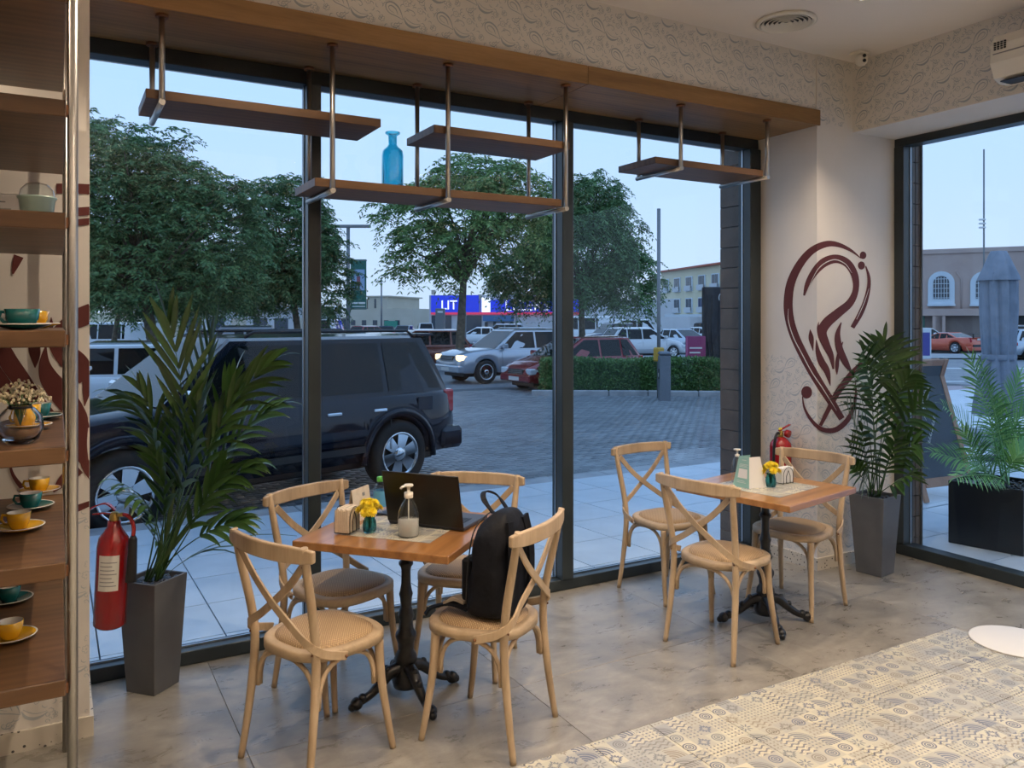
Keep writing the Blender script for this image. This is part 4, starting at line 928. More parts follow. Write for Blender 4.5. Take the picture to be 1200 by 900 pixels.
# ------------------------------------------------------------------ fire extinguishers
def extinguisher(loc, rz, k, lab, tilt=0):
    t = thing('fire_extinguisher', lab, 'extinguisher', loc, rz, 'red wall fire extinguishers'); r = .064 * k
    Mt = Matrix.Rotation(tilt, 4, 'Y')
    MB().lathe([(0, 0), (r * .8, 0), (r, .012), (r, .345), (r * .92, .38), (r * .6, .41), (r * .42, .43), (r * .40, .455), (0, .455)], 28, M=Mt).build('cylinder', M['red'], t)
    lab_ = MB(); n = 10; vs = []
    for j in range(n + 1):
        an = R(-105 + 75 * j / n); vs += [Mt @ Vector((math.cos(an) * (r + .0008), math.sin(an) * (r + .0008), z)) for z in (.17, .32)]
    lab_.add(vs, [(2 * j, 2 * j + 2, 2 * j + 3, 2 * j + 1) for j in range(n)], True).build('label', M['white_glaze'], t)
    li = MB()
    for q_ in range(7):
        vs = []
        z0 = .19 + q_ * .0165
        for j in range(7):
            an = R(-98 + (60 - (q_ % 3) * 8) * j / 6); vs += [Mt @ Vector((math.cos(an) * (r + .0014), math.sin(an) * (r + .0014), z)) for z in (z0, z0 + .004)]
        li.add(vs, [(2 * j, 2 * j + 2, 2 * j + 3, 2 * j + 1) for j in range(6)])
    li.build('label_print', M['gold_tape'], t)
    MB().lathe([(.018, .452), (.022, .458), (.020, .475), (.014, .49), (0, .49)], 14, M=Mt).tube([Mt @ Vector((0, 0, .475)), Mt @ Vector((.045, -.005, .485))], .009, 8).build('valve', M['brass'], t)
    MB().strap([Mt @ Vector(p) for p in sp3([(.005, 0, .497), (-.035, -.008, .525), (-.085, -.012, .510), (-.105, -.012, .495)], 4)], .018, .006, [(0, 0, 1)] * 13).build('squeeze_lever', M['red'], t)
    MB().strap([Mt @ Vector(p) for p in [(.005, 0, .482), (-.04, -.006, .484), (-.095, -.01, .475)]], .016, .006, [(0, 0, 1)] * 3).build('carry_handle', M['red'], t)
    MB().tube([Mt @ Vector(p) for p in sp3([(.04, -.004, .485), (.075, -.006, .478), (.098, -.008, .44), (.098, -.008, .40)], 4)], .0085, 8).build('hose_elbow', M['red'], t)
    MB().lathe([(.010, .40), (.017, .385), (.022, .22), (.023, .205), (0, .205)], 16, (.098, -.008, 0), M=Mt).build('discharge_horn', M['black'], t)
    return t
p = aty(124, 736, 3.83)
e1 = extinguisher((p.x + .014, 3.83, p.z + .006), R(-40), 1.0, 'red fire extinguisher with black horn on the wall end beside the tall plant', R(3))
MB().box(-.085, -.052, .04, .07, .30, .32).build('wall_bracket', M['wire'], e1)
p = Vector((4.292, 3.84, .44))
e2 = thing('fire_extinguisher', 'red fire extinguisher with black hose on the pier behind the table', 'extinguisher', p, R(10), 'red wall fire extinguishers')
r = .072
MB().lathe([(0, 0), (r * .85, 0), (r, .015), (r, .36), (r * .93, .385), (r * .65, .41), (r * .35, .425), (0, .43)], 28).build('cylinder', M['red'], e2)
MB().lathe([(.018, .425), (.02, .432), (.018, .46), (.01, .465), (0, .465)], 14).build('valve', M['brass'], e2)
MB().strap(sp3([(-.02, 0, .47), (.02, -.01, .485), (.08, -.02, .505)], 4), .018, .006, [(0, 0, 1)] * 9).strap([(-.02, 0, .455), (.03, -.01, .462), (.075, -.02, .46)], .016, .006, (0, 0, 1)).build('squeeze_lever', M['red'], e2)
MB().tube([(.035, -.02, .45), (.035, -.045, .445)], .026, 14).build('pressure_gauge', M['red'], e2)
MB().tube(sp3([(-.01, 0, .448), (-.06, -.01, .455), (-.095, -.015, .41), (-.10, -.01, .30), (-.092, 0, .15)], 5), .009, 10).build('hose', M['black'], e2)
MB().tube([(0, 0, .465), (-.005, 0, .485)], .012, 8).build('safety_cap', M['yflower'], e2)

# ------------------------------------------------------------------ planters and palms
def planter(loc, rz, b0, b1, h, mat, lab, name='planter'):
    t = thing(name, lab, 'planter', loc, rz); a, c_ = b0 / 2, b1 / 2; w = .012
    vs = [(sx * a, sy * a, 0) for sx, sy in ((-1, -1), (1, -1), (1, 1), (-1, 1))] + [(sx * c_, sy * c_, h) for sx, sy in ((-1, -1), (1, -1), (1, 1), (-1, 1))] + [(sx * (c_ - w), sy * (c_ - w), h) for sx, sy in ((-1, -1), (1, -1), (1, 1), (-1, 1))] + [(sx * (c_ - w), sy * (c_ - w), h - .03) for sx, sy in ((-1, -1), (1, -1), (1, 1), (-1, 1))]
    fs = [(3, 2, 1, 0)] + [(k + 4 * l, (k + 1) % 4 + 4 * l, (k + 1) % 4 + 4 * l + 4, k + 4 * l + 4) for l in range(3) for k in range(4)] + [(12, 13, 14, 15)]
    MB().add(vs, fs).build('pot', mat, t, .003)
    pb = MB(); rn = random.Random(int(b1 * 1000))
    for k in range(90):
        q_ = c_ - w - .015; pb.ball((rn.uniform(-q_, q_), rn.uniform(-q_, q_), h - .026 + rn.uniform(0, .008)), rn.uniform(.010, .018), 6, 4, (1.2, 1, .6))
    tag(pb.build('pebbles', M['pebble'], t), kind='stuff'); return t
def leaf_blade(acc, p, d, up, ln, w, droop, seg=5):
    # narrow folded leaflet
    d = d.normalized(); side = d.cross(up).normalized(); P = []
    pos = p.copy(); dirv = d.copy(); st = ln / seg
    for i in range(seg + 1):
        t_ = i / seg; ww = w * (math.sin(PI * min(1, .12 + t_ * .88)) ** .75) * (1 if t_ < .99 else .05)
        P.append((pos.copy(), ww)); pos = pos + dirv * st; dirv = (dirv + Vector((0, 0, -droop / seg))).normalized()
    o = len(acc.v)
    for (q_, ww) in P:
        nrm = up * ww * .35
        acc.v += [tuple(q_ - side * ww + nrm), tuple(q_), tuple(q_ + side * ww + nrm)]
    for i in range(seg):
        a = o + 3 * i; acc.f += [(a, a + 1, a + 4, a + 3), (a + 1, a + 2, a + 5, a + 4)]; acc.sm += [True, True]
def frond(parent, base, ctrl, tip, n, ln, w, mat, start=.45, droop=.5, ang=50, fan=False, rad=.004, seed=0, stemmat=None):
    rn = random.Random(seed); P = bez(base, ctrl, tip, 24); acc = MB(); tw = rn.uniform(-.7, .7); nv_ = Vector((-FW[0] * .85 + RT[0] * tw, -FW[1] * .85 + RT[1] * tw, .55)).normalized()
    acc.tube(P, [rad * (1 - .75 * i / 24) for i in range(25)], 6)
    for s in (-1, 1):
        for k in range(n):
            t_ = start + (1 - start) * (k + rn.uniform(-.2, .2)) / (n - .5); t_ = min(max(t_, 0), 1); i = min(int(t_ * 24), 23); p = P[i].lerp(P[i + 1], t_ * 24 - i); d = (P[i + 1] - P[i]).normalized()
            up = nv_; sd = d.cross(up).normalized()
            u2 = sd.cross(d).normalized(); f_ = (t_ - start) / (1 - start)
            an = R(ang * (1 - .55 * f_) + rn.uniform(-6, 6)); prof_ = (.55 + .45 * math.sin(PI * min(1, f_ * .9 + .15)))
            dd = d * math.cos(an) + sd * s * math.sin(an) + u2 * .22
            leaf_blade(acc, p, dd, u2, ln * prof_ * rn.uniform(.88, 1.1), w * rn.uniform(.85, 1.15), droop * rn.uniform(.7, 1.3))
    leaf_blade(acc, P[-1], (P[-1] - P[-2]), Vector((0, 0, 1)), ln * .6, w * .9, droop)
    return acc.build('frond', mat, parent)
def rel(t, v): return t.matrix_world.inverted() @ v
# palm by the left wall
pl = planter((.378, 3.957, .0), R(42), .155, .205, .50, M['pot_grey'], 'tall tapered grey planter beside the red extinguisher')
pa = thing('kentia_palm', 'tall dark palm in the planter beside the left extinguisher', 'plant', (.378, 3.957, .485))
O = Vector((.378, 3.957, .485))
def PF(x, y, Y): return aty(x, y, Y) - O
fr = [ # (ctrl px, y, Y), (tip), n, leaflet length, droop, start
 ((236, 500, 3.88), (196, 375, 3.84), 9, .26, .15, .50),
 ((232, 520, 3.93), (250, 395, 3.88), 8, .22, .25, .55),
 ((246, 480, 3.90), (318, 425, 3.80), 10, .20, .9, .45),
 ((248, 520, 3.90), (322, 478, 3.82), 9, .19, 1.0, .45),
 ((214, 500, 3.95), (140, 462, 3.85), 7, .17, 1.0, .50),
 ((206, 540, 3.92), (165, 455, 3.95), 7, .17, .6, .55),
 ((250, 560, 3.88), (300, 545, 3.75), 8, .15, 1.1, .45),
 ((226, 560, 3.80), (232, 480, 3.75), 8, .16, .7, .50),
 ((196, 590, 3.85), (140, 565, 3.72), 6, .15, 1.1, .50),
 ((210, 600, 3.80), (180, 530, 3.78), 7, .14, .6, .50),
 ((232, 610, 3.86), (262, 545, 3.82), 8, .15, .7, .45),
 ((226, 620, 3.80), (285, 610, 3.74), 6, .15, 1.0, .55),
 ((240, 560, 3.88), (275, 440, 3.88), 8, .18, .6, .55),
 ((220, 600, 3.9), (206, 500, 3.86), 8, .16, .5, .50),
 ((200, 640, 3.84), (170, 590, 3.80), 5, .13, .8, .50),
]
for i, (c_, t_, n, ln, dr, st) in enumerate(fr):
    a = i * 2.4; b_ = Vector((.035 * math.cos(a), .035 * math.sin(a), .0))
    frond(pa, b_, PF(*c_), PF(*t_), n, ln * 1.22, .0130, M['leaf_palm'], st, dr * 1.2, 29, seed=i)
for i, (c_, t_) in enumerate((((205, 560, 3.9), (195, 590, 3.88)), ((222, 580, 3.9), (214, 560, 3.9)), ((232, 600, 3.88), (240, 585, 3.86)), ((190, 620, 3.9), (186, 600, 3.9)), ((215, 600, 3.85), (205, 570, 3.82)))):
    acc = MB(); b_ = Vector((.03 * math.cos(i * 1.7), .03 * math.sin(i * 1.7), 0)); d = PF(*c_) - b_; leaf_blade(acc, b_, d, Vector((0, -1, 0)), d.length * 1.1, .011, .1, 8); acc.build('young_leaf', M['leaf_palm'], pa)
for i, tp in enumerate(((325, 655, 3.7), (300, 668, 3.72), (348, 628, 3.68))):
    acc = MB(); P = bez(Vector((.04, 0, 0)), PF(255, 615, 3.8), PF(*tp), 8)
    for j in range(8): pass
    acc.strap(P, [.004, .006, .009, .011, .011, .009, .006, .004, .001], .0012, [(0, -.3, 1)] * 9); acc.build('drooping_leaf', M['leaf_palm'], pa)
# palm by the pier
pl2 = planter((4.690, 3.405, 0), R(9), .170, .235, .515, M['pot_grey'], 'tall tapered grey planter in the corner by the pier')
pa2 = thing('kentia_palm', 'bushy dark palm in the corner planter in front of the maroon emblem', 'plant', (4.690, 3.405, .50))
O = Vector((4.690, 3.405, .50))
fr = [
 ((1026, 480, 3.40), (1012, 412, 3.25), 9, .24, .8, .72), ((1030, 470, 3.38), (1036, 402, 3.30), 9, .25, .5, .75), ((1030, 480, 3.42), (1052, 415, 3.36), 8, .23, .8, .72),
 ((1022, 490, 3.36), (1000, 440, 3.20), 8, .22, 1.0, .66), ((1038, 480, 3.35), (1066, 440, 3.22), 9, .22, 1.0, .62), ((1045, 500, 3.3), (1085, 470, 3.08), 8, .22, .9, .55),
 ((1016, 520, 3.38), (992, 475, 3.25), 7, .19, 1.1, .62), ((1040, 530, 3.32), (1075, 520, 3.12), 7, .19, 1.1, .55), ((1012, 550, 3.34), (996, 520, 3.30), 8, .18, .8, .5),
 ((1020, 560, 3.3), (1010, 505, 3.2), 8, .18, .6, .5), ((1036, 560, 3.3), (1050, 510, 3.2), 8, .18, .7, .5), ((1014, 565, 3.25), (1003, 548, 3.28), 7, .16, 1.0, .45),
 ((1040, 570, 3.25), (1072, 552, 3.1), 7, .16, 1.0, .5), ((1024, 540, 3.38), (1022, 450, 3.38), 8, .2, .6, .6), ((1034, 520, 3.38), (1042, 455, 3.36), 8, .2, .9, .6)]
for i, (c_, t_, n, ln, dr, st) in enumerate(fr):
    a = i * 2.4; b_ = Vector((.03 * math.cos(a), .03 * math.sin(a), .0))
    frond(pa2, b_, PF(*c_), PF(*t_), n, ln, .0145, M['leaf_palm'], st, dr, 60, seed=40 + i)
# ------------------------------------------------------------------ outside: ground
GZ = -.28
def relh(a): return R(a) + math.atan2(RT[1], RT[0])
struct(MB().box(-90, 320, -150, 340, -.6, -.312).build('ground', M['asphalt']))
def walk_z(y): return -.02 if y < 4.4 else -.02 - .12 * (y - 4.4) / 3.45
sw = MB(); sw.add([(-9, 4.30, -.06), (13, 4.30, -.06), (13, 7.80, -.175), (-9, 7.80, -.175), (-9, 4.30, -.31), (13, 4.30, -.31), (13, 7.80, -.31), (-9, 7.80, -.31)], [(0, 1, 2, 3), (4, 7, 6, 5), (0, 4, 5, 1), (1, 5, 6, 2), (2, 6, 7, 3), (3, 7, 4, 0)])
sw.box(5.45, 13, -3, 4.299, -.31, -.06)
sidewalk = struct(sw.build('sidewalk', M['bed']))
def slab(x0, x1, y0, y1, g=.004, par=sidewalk, mat='slab', name='paving_slab'):
    vs = []
    for z_ in (0, 1):
        for x, y in ((x0 + g, y0 + g), (x1 - g, y0 + g), (x1 - g, y1 - g), (x0 + g, y1 - g)): vs.append((x, y, walk_z(y) - (.038 if not z_ else 0)))
    MB().add(vs, [(3, 2, 1, 0), (4, 5, 6, 7), (0, 1, 5, 4), (1, 2, 6, 5), (2, 3, 7, 6), (3, 0, 4, 7)]).build(name, M[mat], par)
xs = [.185 + .6 * k for k in range(-9, 19)]
ys = [4.40, 4.50, 5.09, 5.69, 6.29, 6.89, 7.49]
for i in range(len(xs) - 1):
    for j in range(len(ys) - 1):
        if xs[i] > -3.6 and (j > 0 or True): slab(xs[i], xs[i + 1], ys[j], ys[j + 1])
for k in range(14): MB().rbox(-4 + k * 1.2 + .004, -4 + k * 1.2 + 1.196, 7.50, 7.80, -.31, -.138, .008).build('kerb_stone', M['kerb'], sidewalk)
for i in range(11):
    for j in range(7): slab(5.46 + i * .6, 6.06 + i * .6, .2 + j * .6 - .0, .8 + j * .6 if j < 6 else 4.38)
# block-paved road
road = struct(MB().box(-12, 24, 7.82, 20.5, -.311, -.292).build('road', M['bed']))
def blockmat():
    m, nt, b = new_mat('road_block_each'); g = node(nt, 'NewGeometry'); oi = node(nt, 'ObjectInfo'); ad = node(nt, 'Math', operation='ADD'); nt.links.new(g.outputs['Random Per Island'], ad.inputs[0]); nt.links.new(oi.outputs['Random'], ad.inputs[1])
    fr_ = node(nt, 'Math', operation='FRACT'); nt.links.new(ad.outputs[0], fr_.inputs[0]); n = node(nt, 'TexNoise', i_Scale=.5, i_Detail=4); nt.links.new(g.outputs['Position'], n.inputs[0])
    mx = node(nt, 'Mix'); mx.inputs[0].default_value = .6; nt.links.new(fr_.outputs[0], mx.inputs[2]); nt.links.new(n.outputs[0], mx.inputs[3])
    nt.links.new(ramp(nt, mx.outputs[0], [(.2, (.11, .12, .13)), (.5, (.19, .205, .22)), (.85, (.32, .34, .36))]), b.inputs['Base Color']); b.inputs['Roughness'].default_value = .33; return m
M['block'] = blockmat()
bmsh = MB().rbox(0, .194, 0, .094, 0, .028, .004).mesh('paving_block', M['block'])
cnt = 0; quads_v = []; quads_f = []
base_v = np.array([(0, 0, 0), (.194, 0, 0), (.194, .094, 0), (0, .094, 0), (.004, .004, .028), (.190, .004, .028), (.190, .090, .028), (.004, .090, .028)])
base_f = np.array([(4, 5, 6, 7), (0, 1, 5, 4), (1, 2, 6, 5), (2, 3, 7, 6), (3, 0, 4, 7)])
vv = []; ff = []; rng = np.random.default_rng(1)
for j in range(118):
    y = 7.86 + .1 * j
    for i in range(100):
        x = -2 + .2 * i + (.1 if j % 2 else 0)
        if 4.7 < x < 9.3 and j < 13 and cnt < 290:
            o = bpy.data.objects.new('paving_block', bmsh); COL.objects.link(o); o.parent = road; o.location = (x, y, -.306 + random.uniform(0, .002)); cnt += 1
        else:
            p = base_v + np.array([x, y, -.306 + rng.uniform(0, .003)]); ff.append(base_f + 8 * len(vv)); vv.append(p)
tag(raw('paving_blocks', np.concatenate(vv), np.concatenate(ff), M['block'], road), kind='stuff')
# a plain pavement and street seen through the right-hand window
w3 = struct(MB().box(13.2, 20.5, -6, 12.2, -.31, -.12).build('far_pavement', M['slab']))
for k in range(12): MB().rbox(20.5, 20.8, -6 + k * 1.5, -4.51 + k * 1.5, -.31, -.10, .01).build('kerb_stone', M['kerb'], w3)
pdir = (math.cos(R(-55)), math.sin(R(-55)))
def strip_px(name, y_, hpx, x0, x1, mat, zt=-.300):
    a = [on(x0, y_ + hpx, zt), on(x1, y_ + hpx, zt), on(x1, y_, zt), on(x0, y_, zt)]
    o = MB().add([tuple(p) for p in a] + [(p.x, p.y, p.z - .01) for p in a], [(0, 1, 2, 3), (7, 6, 5, 4), (0, 4, 5, 1), (1, 5, 6, 2), (2, 6, 7, 3), (3, 7, 4, 0)]).build(name, mat); return struct(o)
M['pink_pave'] = noisy('pink_pavers', (.34, .25, .26), (.42, .33, .34), 2, 3, .6, .05)
strip_px('pink_footpath', 452, 9, 1040, 1330, M['pink_pave'], -.285)
strip_px('street_line', 446.5, 1.0, 1040, 1330, M['road_line'])
strip_px('street_line', 431, 1.0, 1040, 1330, M['road_line'])
strip_px('verge', 414.5, 5, 1040, 1330, M['kerb'], -.25)
strip_px('bay_line', 466, 1.2, 786, 880, M['road_line'], -.27) if False else None

# ------------------------------------------------------------------ vegetation outside
def foliage(name, clusters, per, nleaf, fl, lw, ll, mat, parent, seed=0, droop=.9, out=.5):
    # clusters: (n,3) points + centre (n,3); every cluster sends out 'per' drooping sprays of leaflets
    rg = np.random.default_rng(seed); C, cen = clusters; n = len(C) * per
    P0 = np.repeat(C, per, 0); outd = P0 - np.repeat(cen, per, 0); outd /= (np.linalg.norm(outd, axis=1, keepdims=True) + 1e-6)
    d = rg.normal(size=(n, 3)); d[:, 2] *= .35; d = d / np.linalg.norm(d, axis=1, keepdims=True) + outd * out; d /= np.linalg.norm(d, axis=1, keepdims=True)
    L = fl * rg.uniform(.6, 1.2, (n, 1)); V = []; F = []
    tt = (np.arange(nleaf) + .5) / nleaf; k = 0
    for t in tt:
        p = P0 + d * L * t + np.array([0, 0, -1]) * L * droop * t * t * .6
        tan = d + np.array([0, 0, -1]) * droop * 1.2 * t; tan /= np.linalg.norm(tan, axis=1, keepdims=True)
        side = np.cross(tan, [0, 0, 1.]); side /= (np.linalg.norm(side, axis=1, keepdims=True) + 1e-6)
        for s in (-1, 1):
            ax = side * s * .85 + tan * .5 + rg.normal(size=(n, 3)) * .22 + np.array([0, 0, -.3]); ax /= np.linalg.norm(ax, axis=1, keepdims=True)
            w = np.cross(ax, rg.normal(size=(n, 3))); w /= (np.linalg.norm(w, axis=1, keepdims=True) + 1e-6)
            l_ = ll * rg.uniform(.7, 1.2, (n, 1))
            q = np.stack([p, p + ax * l_ * .5 + w * lw, p + ax * l_, p + ax * l_ * .5 - w * lw], 1); V.append(q.reshape(-1, 3)); F.append(np.arange(4 * n).reshape(-1, 4) + k); k += 4 * n
    return tag(raw(name, np.concatenate(V), np.concatenate(F), mat, parent), kind='stuff')
def crown_pts(ells, n, seed):
    rg = np.random.default_rng(seed); C = []; cen = []
    vol = np.array([e[3] * e[4] * e[5] for e in ells]); vol = vol / vol.sum()
    for e, v in zip(ells, vol):
        m = int(n * v); u = rg.normal(size=(m, 3)); u /= np.linalg.norm(u, axis=1, keepdims=True); r = rg.uniform(.35, 1, (m, 1)) ** .5
        lump = 1 + .16 * np.sin(u[:, :1] * 5 + e[0]) * np.cos(u[:, 1:2] * 6 + e[1])
        C.append(np.array(e[:3]) + u * r * lump * np.array(e[3:])); cen.append(np.tile(np.array(e[:3]) - np.array([0, 0, e[5] * .5]), (m, 1)))
    return np.concatenate(C), np.concatenate(cen)
def tree(lab, base, lean, ells, n, mat, seed, tr=.14, per=5, nleaf=7, fl=.55, lw=.022, ll=.16, group='trees in the car park', droop=.9, fork=.5):
    t = thing('street_tree', lab, 'tree', base, 0, group)
    b = Vector((0, 0, 0)); E_ = [tuple(Vector(e[:3]) - Vector(base)) + tuple(e[3:]) for e in ells]
    top = Vector(E_[0][:3]) - Vector((0, 0, E_[0][5] * fork)); ctrl = Vector((lean, 0, top.z * .6))
    P = bez(b, ctrl, top, 10); MB().tube(P, [tr * (1.25 if i == 0 else 1 - .045 * i) for i in range(11)], 10).build('trunk', M['bark'], t)
    C, cen = crown_pts(E_, n, seed); rn = random.Random(seed)
    br = MB()
    for k in range(26):
        e = Vector(C[rn.randrange(len(C))]); s_ = P[rn.choice((7, 8, 9, 10))]; m_ = s_.lerp(e, .5) + Vector((0, 0, .25)); Q = bez(s_, m_, e, 6); br.tube(Q, [tr * .42 * (1 - .14 * i) for i in range(7)], 5)
    br.build('branches', M['bark'], t)
    foliage('foliage', (C, cen), per, nleaf, fl, lw, ll, mat, t, seed, droop)
    return t
def ell(px, py, d, rw, rh, rd=None):
    c = atd(px, py, d); k = d / 937.5; return (c.x, c.y, c.z, rw * k, (rd or rw) * k, rh * k)
G = lambda px, d: tuple(Vector((atd(px, 375, d).x, atd(px, 375, d).y, -.312)))
tree('big dark spreading tree beyond the black car, at the left edge of the window', G(192, 23.5), -.5, [ell(165, 255, 23.5, 98, 104, 60), ell(100, 235, 23.5, 90, 105, 60), ell(250, 275, 23.8, 66, 80, 50), ell(185, 338, 23.8, 120, 30, 60), ell(205, 220, 23.5, 50, 40, 40)], 1700, M['leaf_dark'], 11, .2, ll=.16, lw=.02, fl=.55)
tree('second dark tree, between the big left tree and the street lamp', G(350, 29), .1, [ell(332, 282, 29, 62, 76, 50), ell(300, 325, 29, 66, 42, 50), ell(382, 325, 29, 32, 42), ell(370, 280, 29, 30, 36)], 1100, M['leaf_dark'], 12, .15, ll=.16, lw=.022)
tree('slim tree seen under the crown of the big left tree', G(131, 34), .1, [ell(150, 310, 34, 90, 50, 50), ell(240, 340, 34, 70, 22, 50)], 500, M['leaf_tree'], 13, .13, ll=.2, lw=.03)
tree('airy light green tree with a bare trunk in the middle of the view', G(537, 27), .15, [ell(545, 250, 27, 72, 60), ell(485, 250, 27, 48, 26), ell(600, 230, 27, 50, 42), ell(500, 305, 27, 48, 26), ell(560, 205, 27, 55, 26), ell(620, 270, 27, 40, 34)], 440, M['leaf_tree'], 14, .17, ll=.19, lw=.026, fl=.7, fork=.75)
tree('dense drooping tree standing behind the red hatchback', G(683, 31.5), -.05, [ell(680, 290, 31.5, 80, 62, 50), ell(620, 320, 31.5, 56, 36, 40), ell(735, 325, 31.5, 40, 42, 36), ell(690, 240, 31.5, 52, 38, 40)], 1100, M['leaf_dark'], 15, .15, ll=.17, lw=.024, fl=.65, droop=1.5)

# hedge islands
def hedge(a, b, wd, h, lab, seed):
    a, b = Vector(a), Vector(b); d = (b - a); L_ = d.length; ang = math.atan2(d.y, d.x)
    t = thing('hedge', lab, 'hedge', (a.x, a.y, -.31), ang, 'clipped hedges on the traffic island')
    MB().rbox(.1, L_ - .1, .1, wd - .1, .12, h - .08, .06).build('hedge_core', M['leaf_hedge'], t)
    rg = np.random.default_rng(seed); n = 16000
    face = rg.choice(4, n, p=[.42, .38, .1, .1]); u = rg.uniform(0, 1, n); v = rg.uniform(0, 1, n); P = np.zeros((n, 3))
    P[:, 0] = u * L_; P[:, 1] = np.where(face == 0, 0, np.where(face == 1, v * wd, v * wd)); P[:, 2] = np.where(face == 0, .12 + v * (h - .12), np.where(face == 1, h, .12 + rg.uniform(0, 1, n) * (h - .12)))
    P[:, 0] = np.where(face == 2, 0, np.where(face == 3, L_, P[:, 0])); P += rg.normal(size=(n, 3)) * .035
    P[:, 2] += .03 * np.sin(P[:, 0] * 2.3)
    ax = rg.normal(size=(n, 3)); ax[:, 2] = abs(ax[:, 2]) + .2; ax /= np.linalg.norm(ax, axis=1, keepdims=True); w = np.cross(ax, rg.normal(size=(n, 3))); w /= np.linalg.norm(w, axis=1, keepdims=True)
    Q = np.stack([P, P + ax * .04 + w * .018, P + ax * .085, P + ax * .04 - w * .018], 1).reshape(-1, 3)
    tag(raw('leaves', Q, np.arange(4 * n).reshape(-1, 4), M['leaf_hedge'], t), kind='stuff')
    k = 0; x = -.3
    while x < L_ + .1: MB().rbox(x + .01, x + .99, -.42, -.27, 0, .17, .02).build('kerb_stone', M['kerb'], t); x += 1.0
    return t
pA, pB = on(636, 462, -.28), on(771, 462.5, -.28); pC, pD = on(783, 463, -.28), on(905, 463, -.28)
hedge((pA.x, pA.y, 0), (pB.x, pB.y, 0), 1.0, .86, 'clipped green hedge left of the grey bollard', 1)
hedge((pC.x, pC.y, 0), (pD.x, pD.y, 0), 1.0, .86, 'clipped green hedge right of the grey bollard', 2)

# bollard, poles, totems
def gp(px, d): p = atd(px, 375, d); return (p.x, p.y, -.31)
M['grey_metal'] = flat('grey_metal', (.17, .19, .22), .45, .3); M['pole_grey'] = flat('pole_grey', (.20, .21, .22), .5, .3); M['totem'] = noisy('shroud_cloth', (.010, .011, .014), (.028, .03, .034), 2, 3, .6, .4, 5, bd=.05)
M['magenta'] = flat('magenta_panel', (.30, .04, .13), .5); M['sign_green'] = flat('sign_green', (.02, .13, .10), .5)
t = thing('barrier_post', 'grey access bollard with a rounded top between the two hedges', 'bollard', gp(778.5, 19.4), relh(-90) + PI)
MB().rbox(-.15, .15, -.13, .13, 0, 1.12, .02).build('housing', M['grey_metal'], t); MB().rbox(-.16, .16, -.14, .14, 1.12, 1.22, .04).build('cap', M['grey_metal'], t)
MB().rbox(-.06, .06, .131, .14, .55, .80, .004).build('reader_panel', M['dark_trim'], t); MB().rbox(-.03, .03, .141, .145, .60, .70, .002).build('button_plate', M['white_glaze'], t)
t = thing('lamp_pole', 'tall thin grey pole behind the grey bollard', 'pole', gp(772, 19.9))
MB().tube([(0, 0, 0), (0, 0, 4.75)], .045, 10).build('shaft', M['pole_grey'], t); MB().rbox(-.12, .12, -.09, .09, .95, 1.3, .03).build('yellow_box', flat('yellow_box', (.55, .32, .04), .5), t)
def oriented(px, d, name, lab, cat, a=0): return thing(name, lab, cat, gp(px, d), relh(a))
t = oriented(840, 23.0, 'parking_totem', 'black shrouded parking totem with a white ring and letter P', 'sign', 0)
MB().rbox(-.40, .62, -.12, .12, 0, 2.93, .02).build('shroud', M['totem'], t, .01)
for k, x in enumerate((-.3, -.18, .02, .2, .36)): MB().tube(sp3([(x, -.125, .1), (x + .05, -.135, .9), (x - .03 + .02 * k, -.13, 1.8), (x + .04, -.125, 2.7)], 4), .02, 6).build('cloth_fold', M['totem'], t)
rr_ = MB(); Mx_ = Matrix.Translation((.19, -.135, 2.62)) @ Matrix.Rotation(PI / 2, 4, 'X')
rr_.lathe([(.155, -.004), (.175, -.004), (.175, .004), (.155, .004), (.155, -.004)], 28, M=Mx_, cap=False).build('white_ring', M['paper'], t)
text('P', 'letter', .24, M['paper'], t, Mx_)
t = oriented(814, 22.4, 'information_sign', 'low magenta sign panel beside the black totem', 'sign', 0)
MB().rbox(-.25, .30, -.04, .04, 0, 1.53, .01).build('panel', M['magenta'], t)
for k in range(4): MB().box(-.15, .2 - .05 * (k % 2), -.046, -.041, 1.18 - k * .13, 1.22 - k * .13).build('text_line', M['paper'], t)
MB().box(-.24, -.21, -.046, -.041, .05, 1.5).build('edge_stripe', flat('pink_edge', (.6, .15, .3), .5), t)
t = oriented(408, 46, 'street_lamp', 'tall street lamp with a T-shaped head and a green banner', 'lamp')
MB().tube([(0, 0, 0), (0, 0, 7.35)], [.13, .10], 10).build('pole', M['pole_grey'], t); MB().rbox(-1.25, 1.3, -.12, .12, 7.30, 7.47, .03).build('lamp_head', M['pole_grey'], t)
b = MB().rbox(.14, 1.05, -.02, .02, 2.60, 5.48, .01).build('banner', M['sign_green'], t)
MB().box(.25, .95, -.026, -.021, 3.7, 4.9).build('banner_picture', flat('banner_sky', (.30, .42, .60), .6), b); MB().box(.22, .98, -.026, -.021, 2.92, 3.02).box(.22, .98, -.026, -.021, 2.75, 2.80).build('banner_print', M['paper'], b)
MB().box(.5, .7, -.032, -.027, 3.95, 4.5).build('banner_figure', flat('banner_fig', (.30, .10, .12), .6), b)
for z in (2.66, 5.42): MB().tube([(0, 0, z), (1.08, 0, z)], .03, 6).build('banner_arm', M['pole_grey'], t)
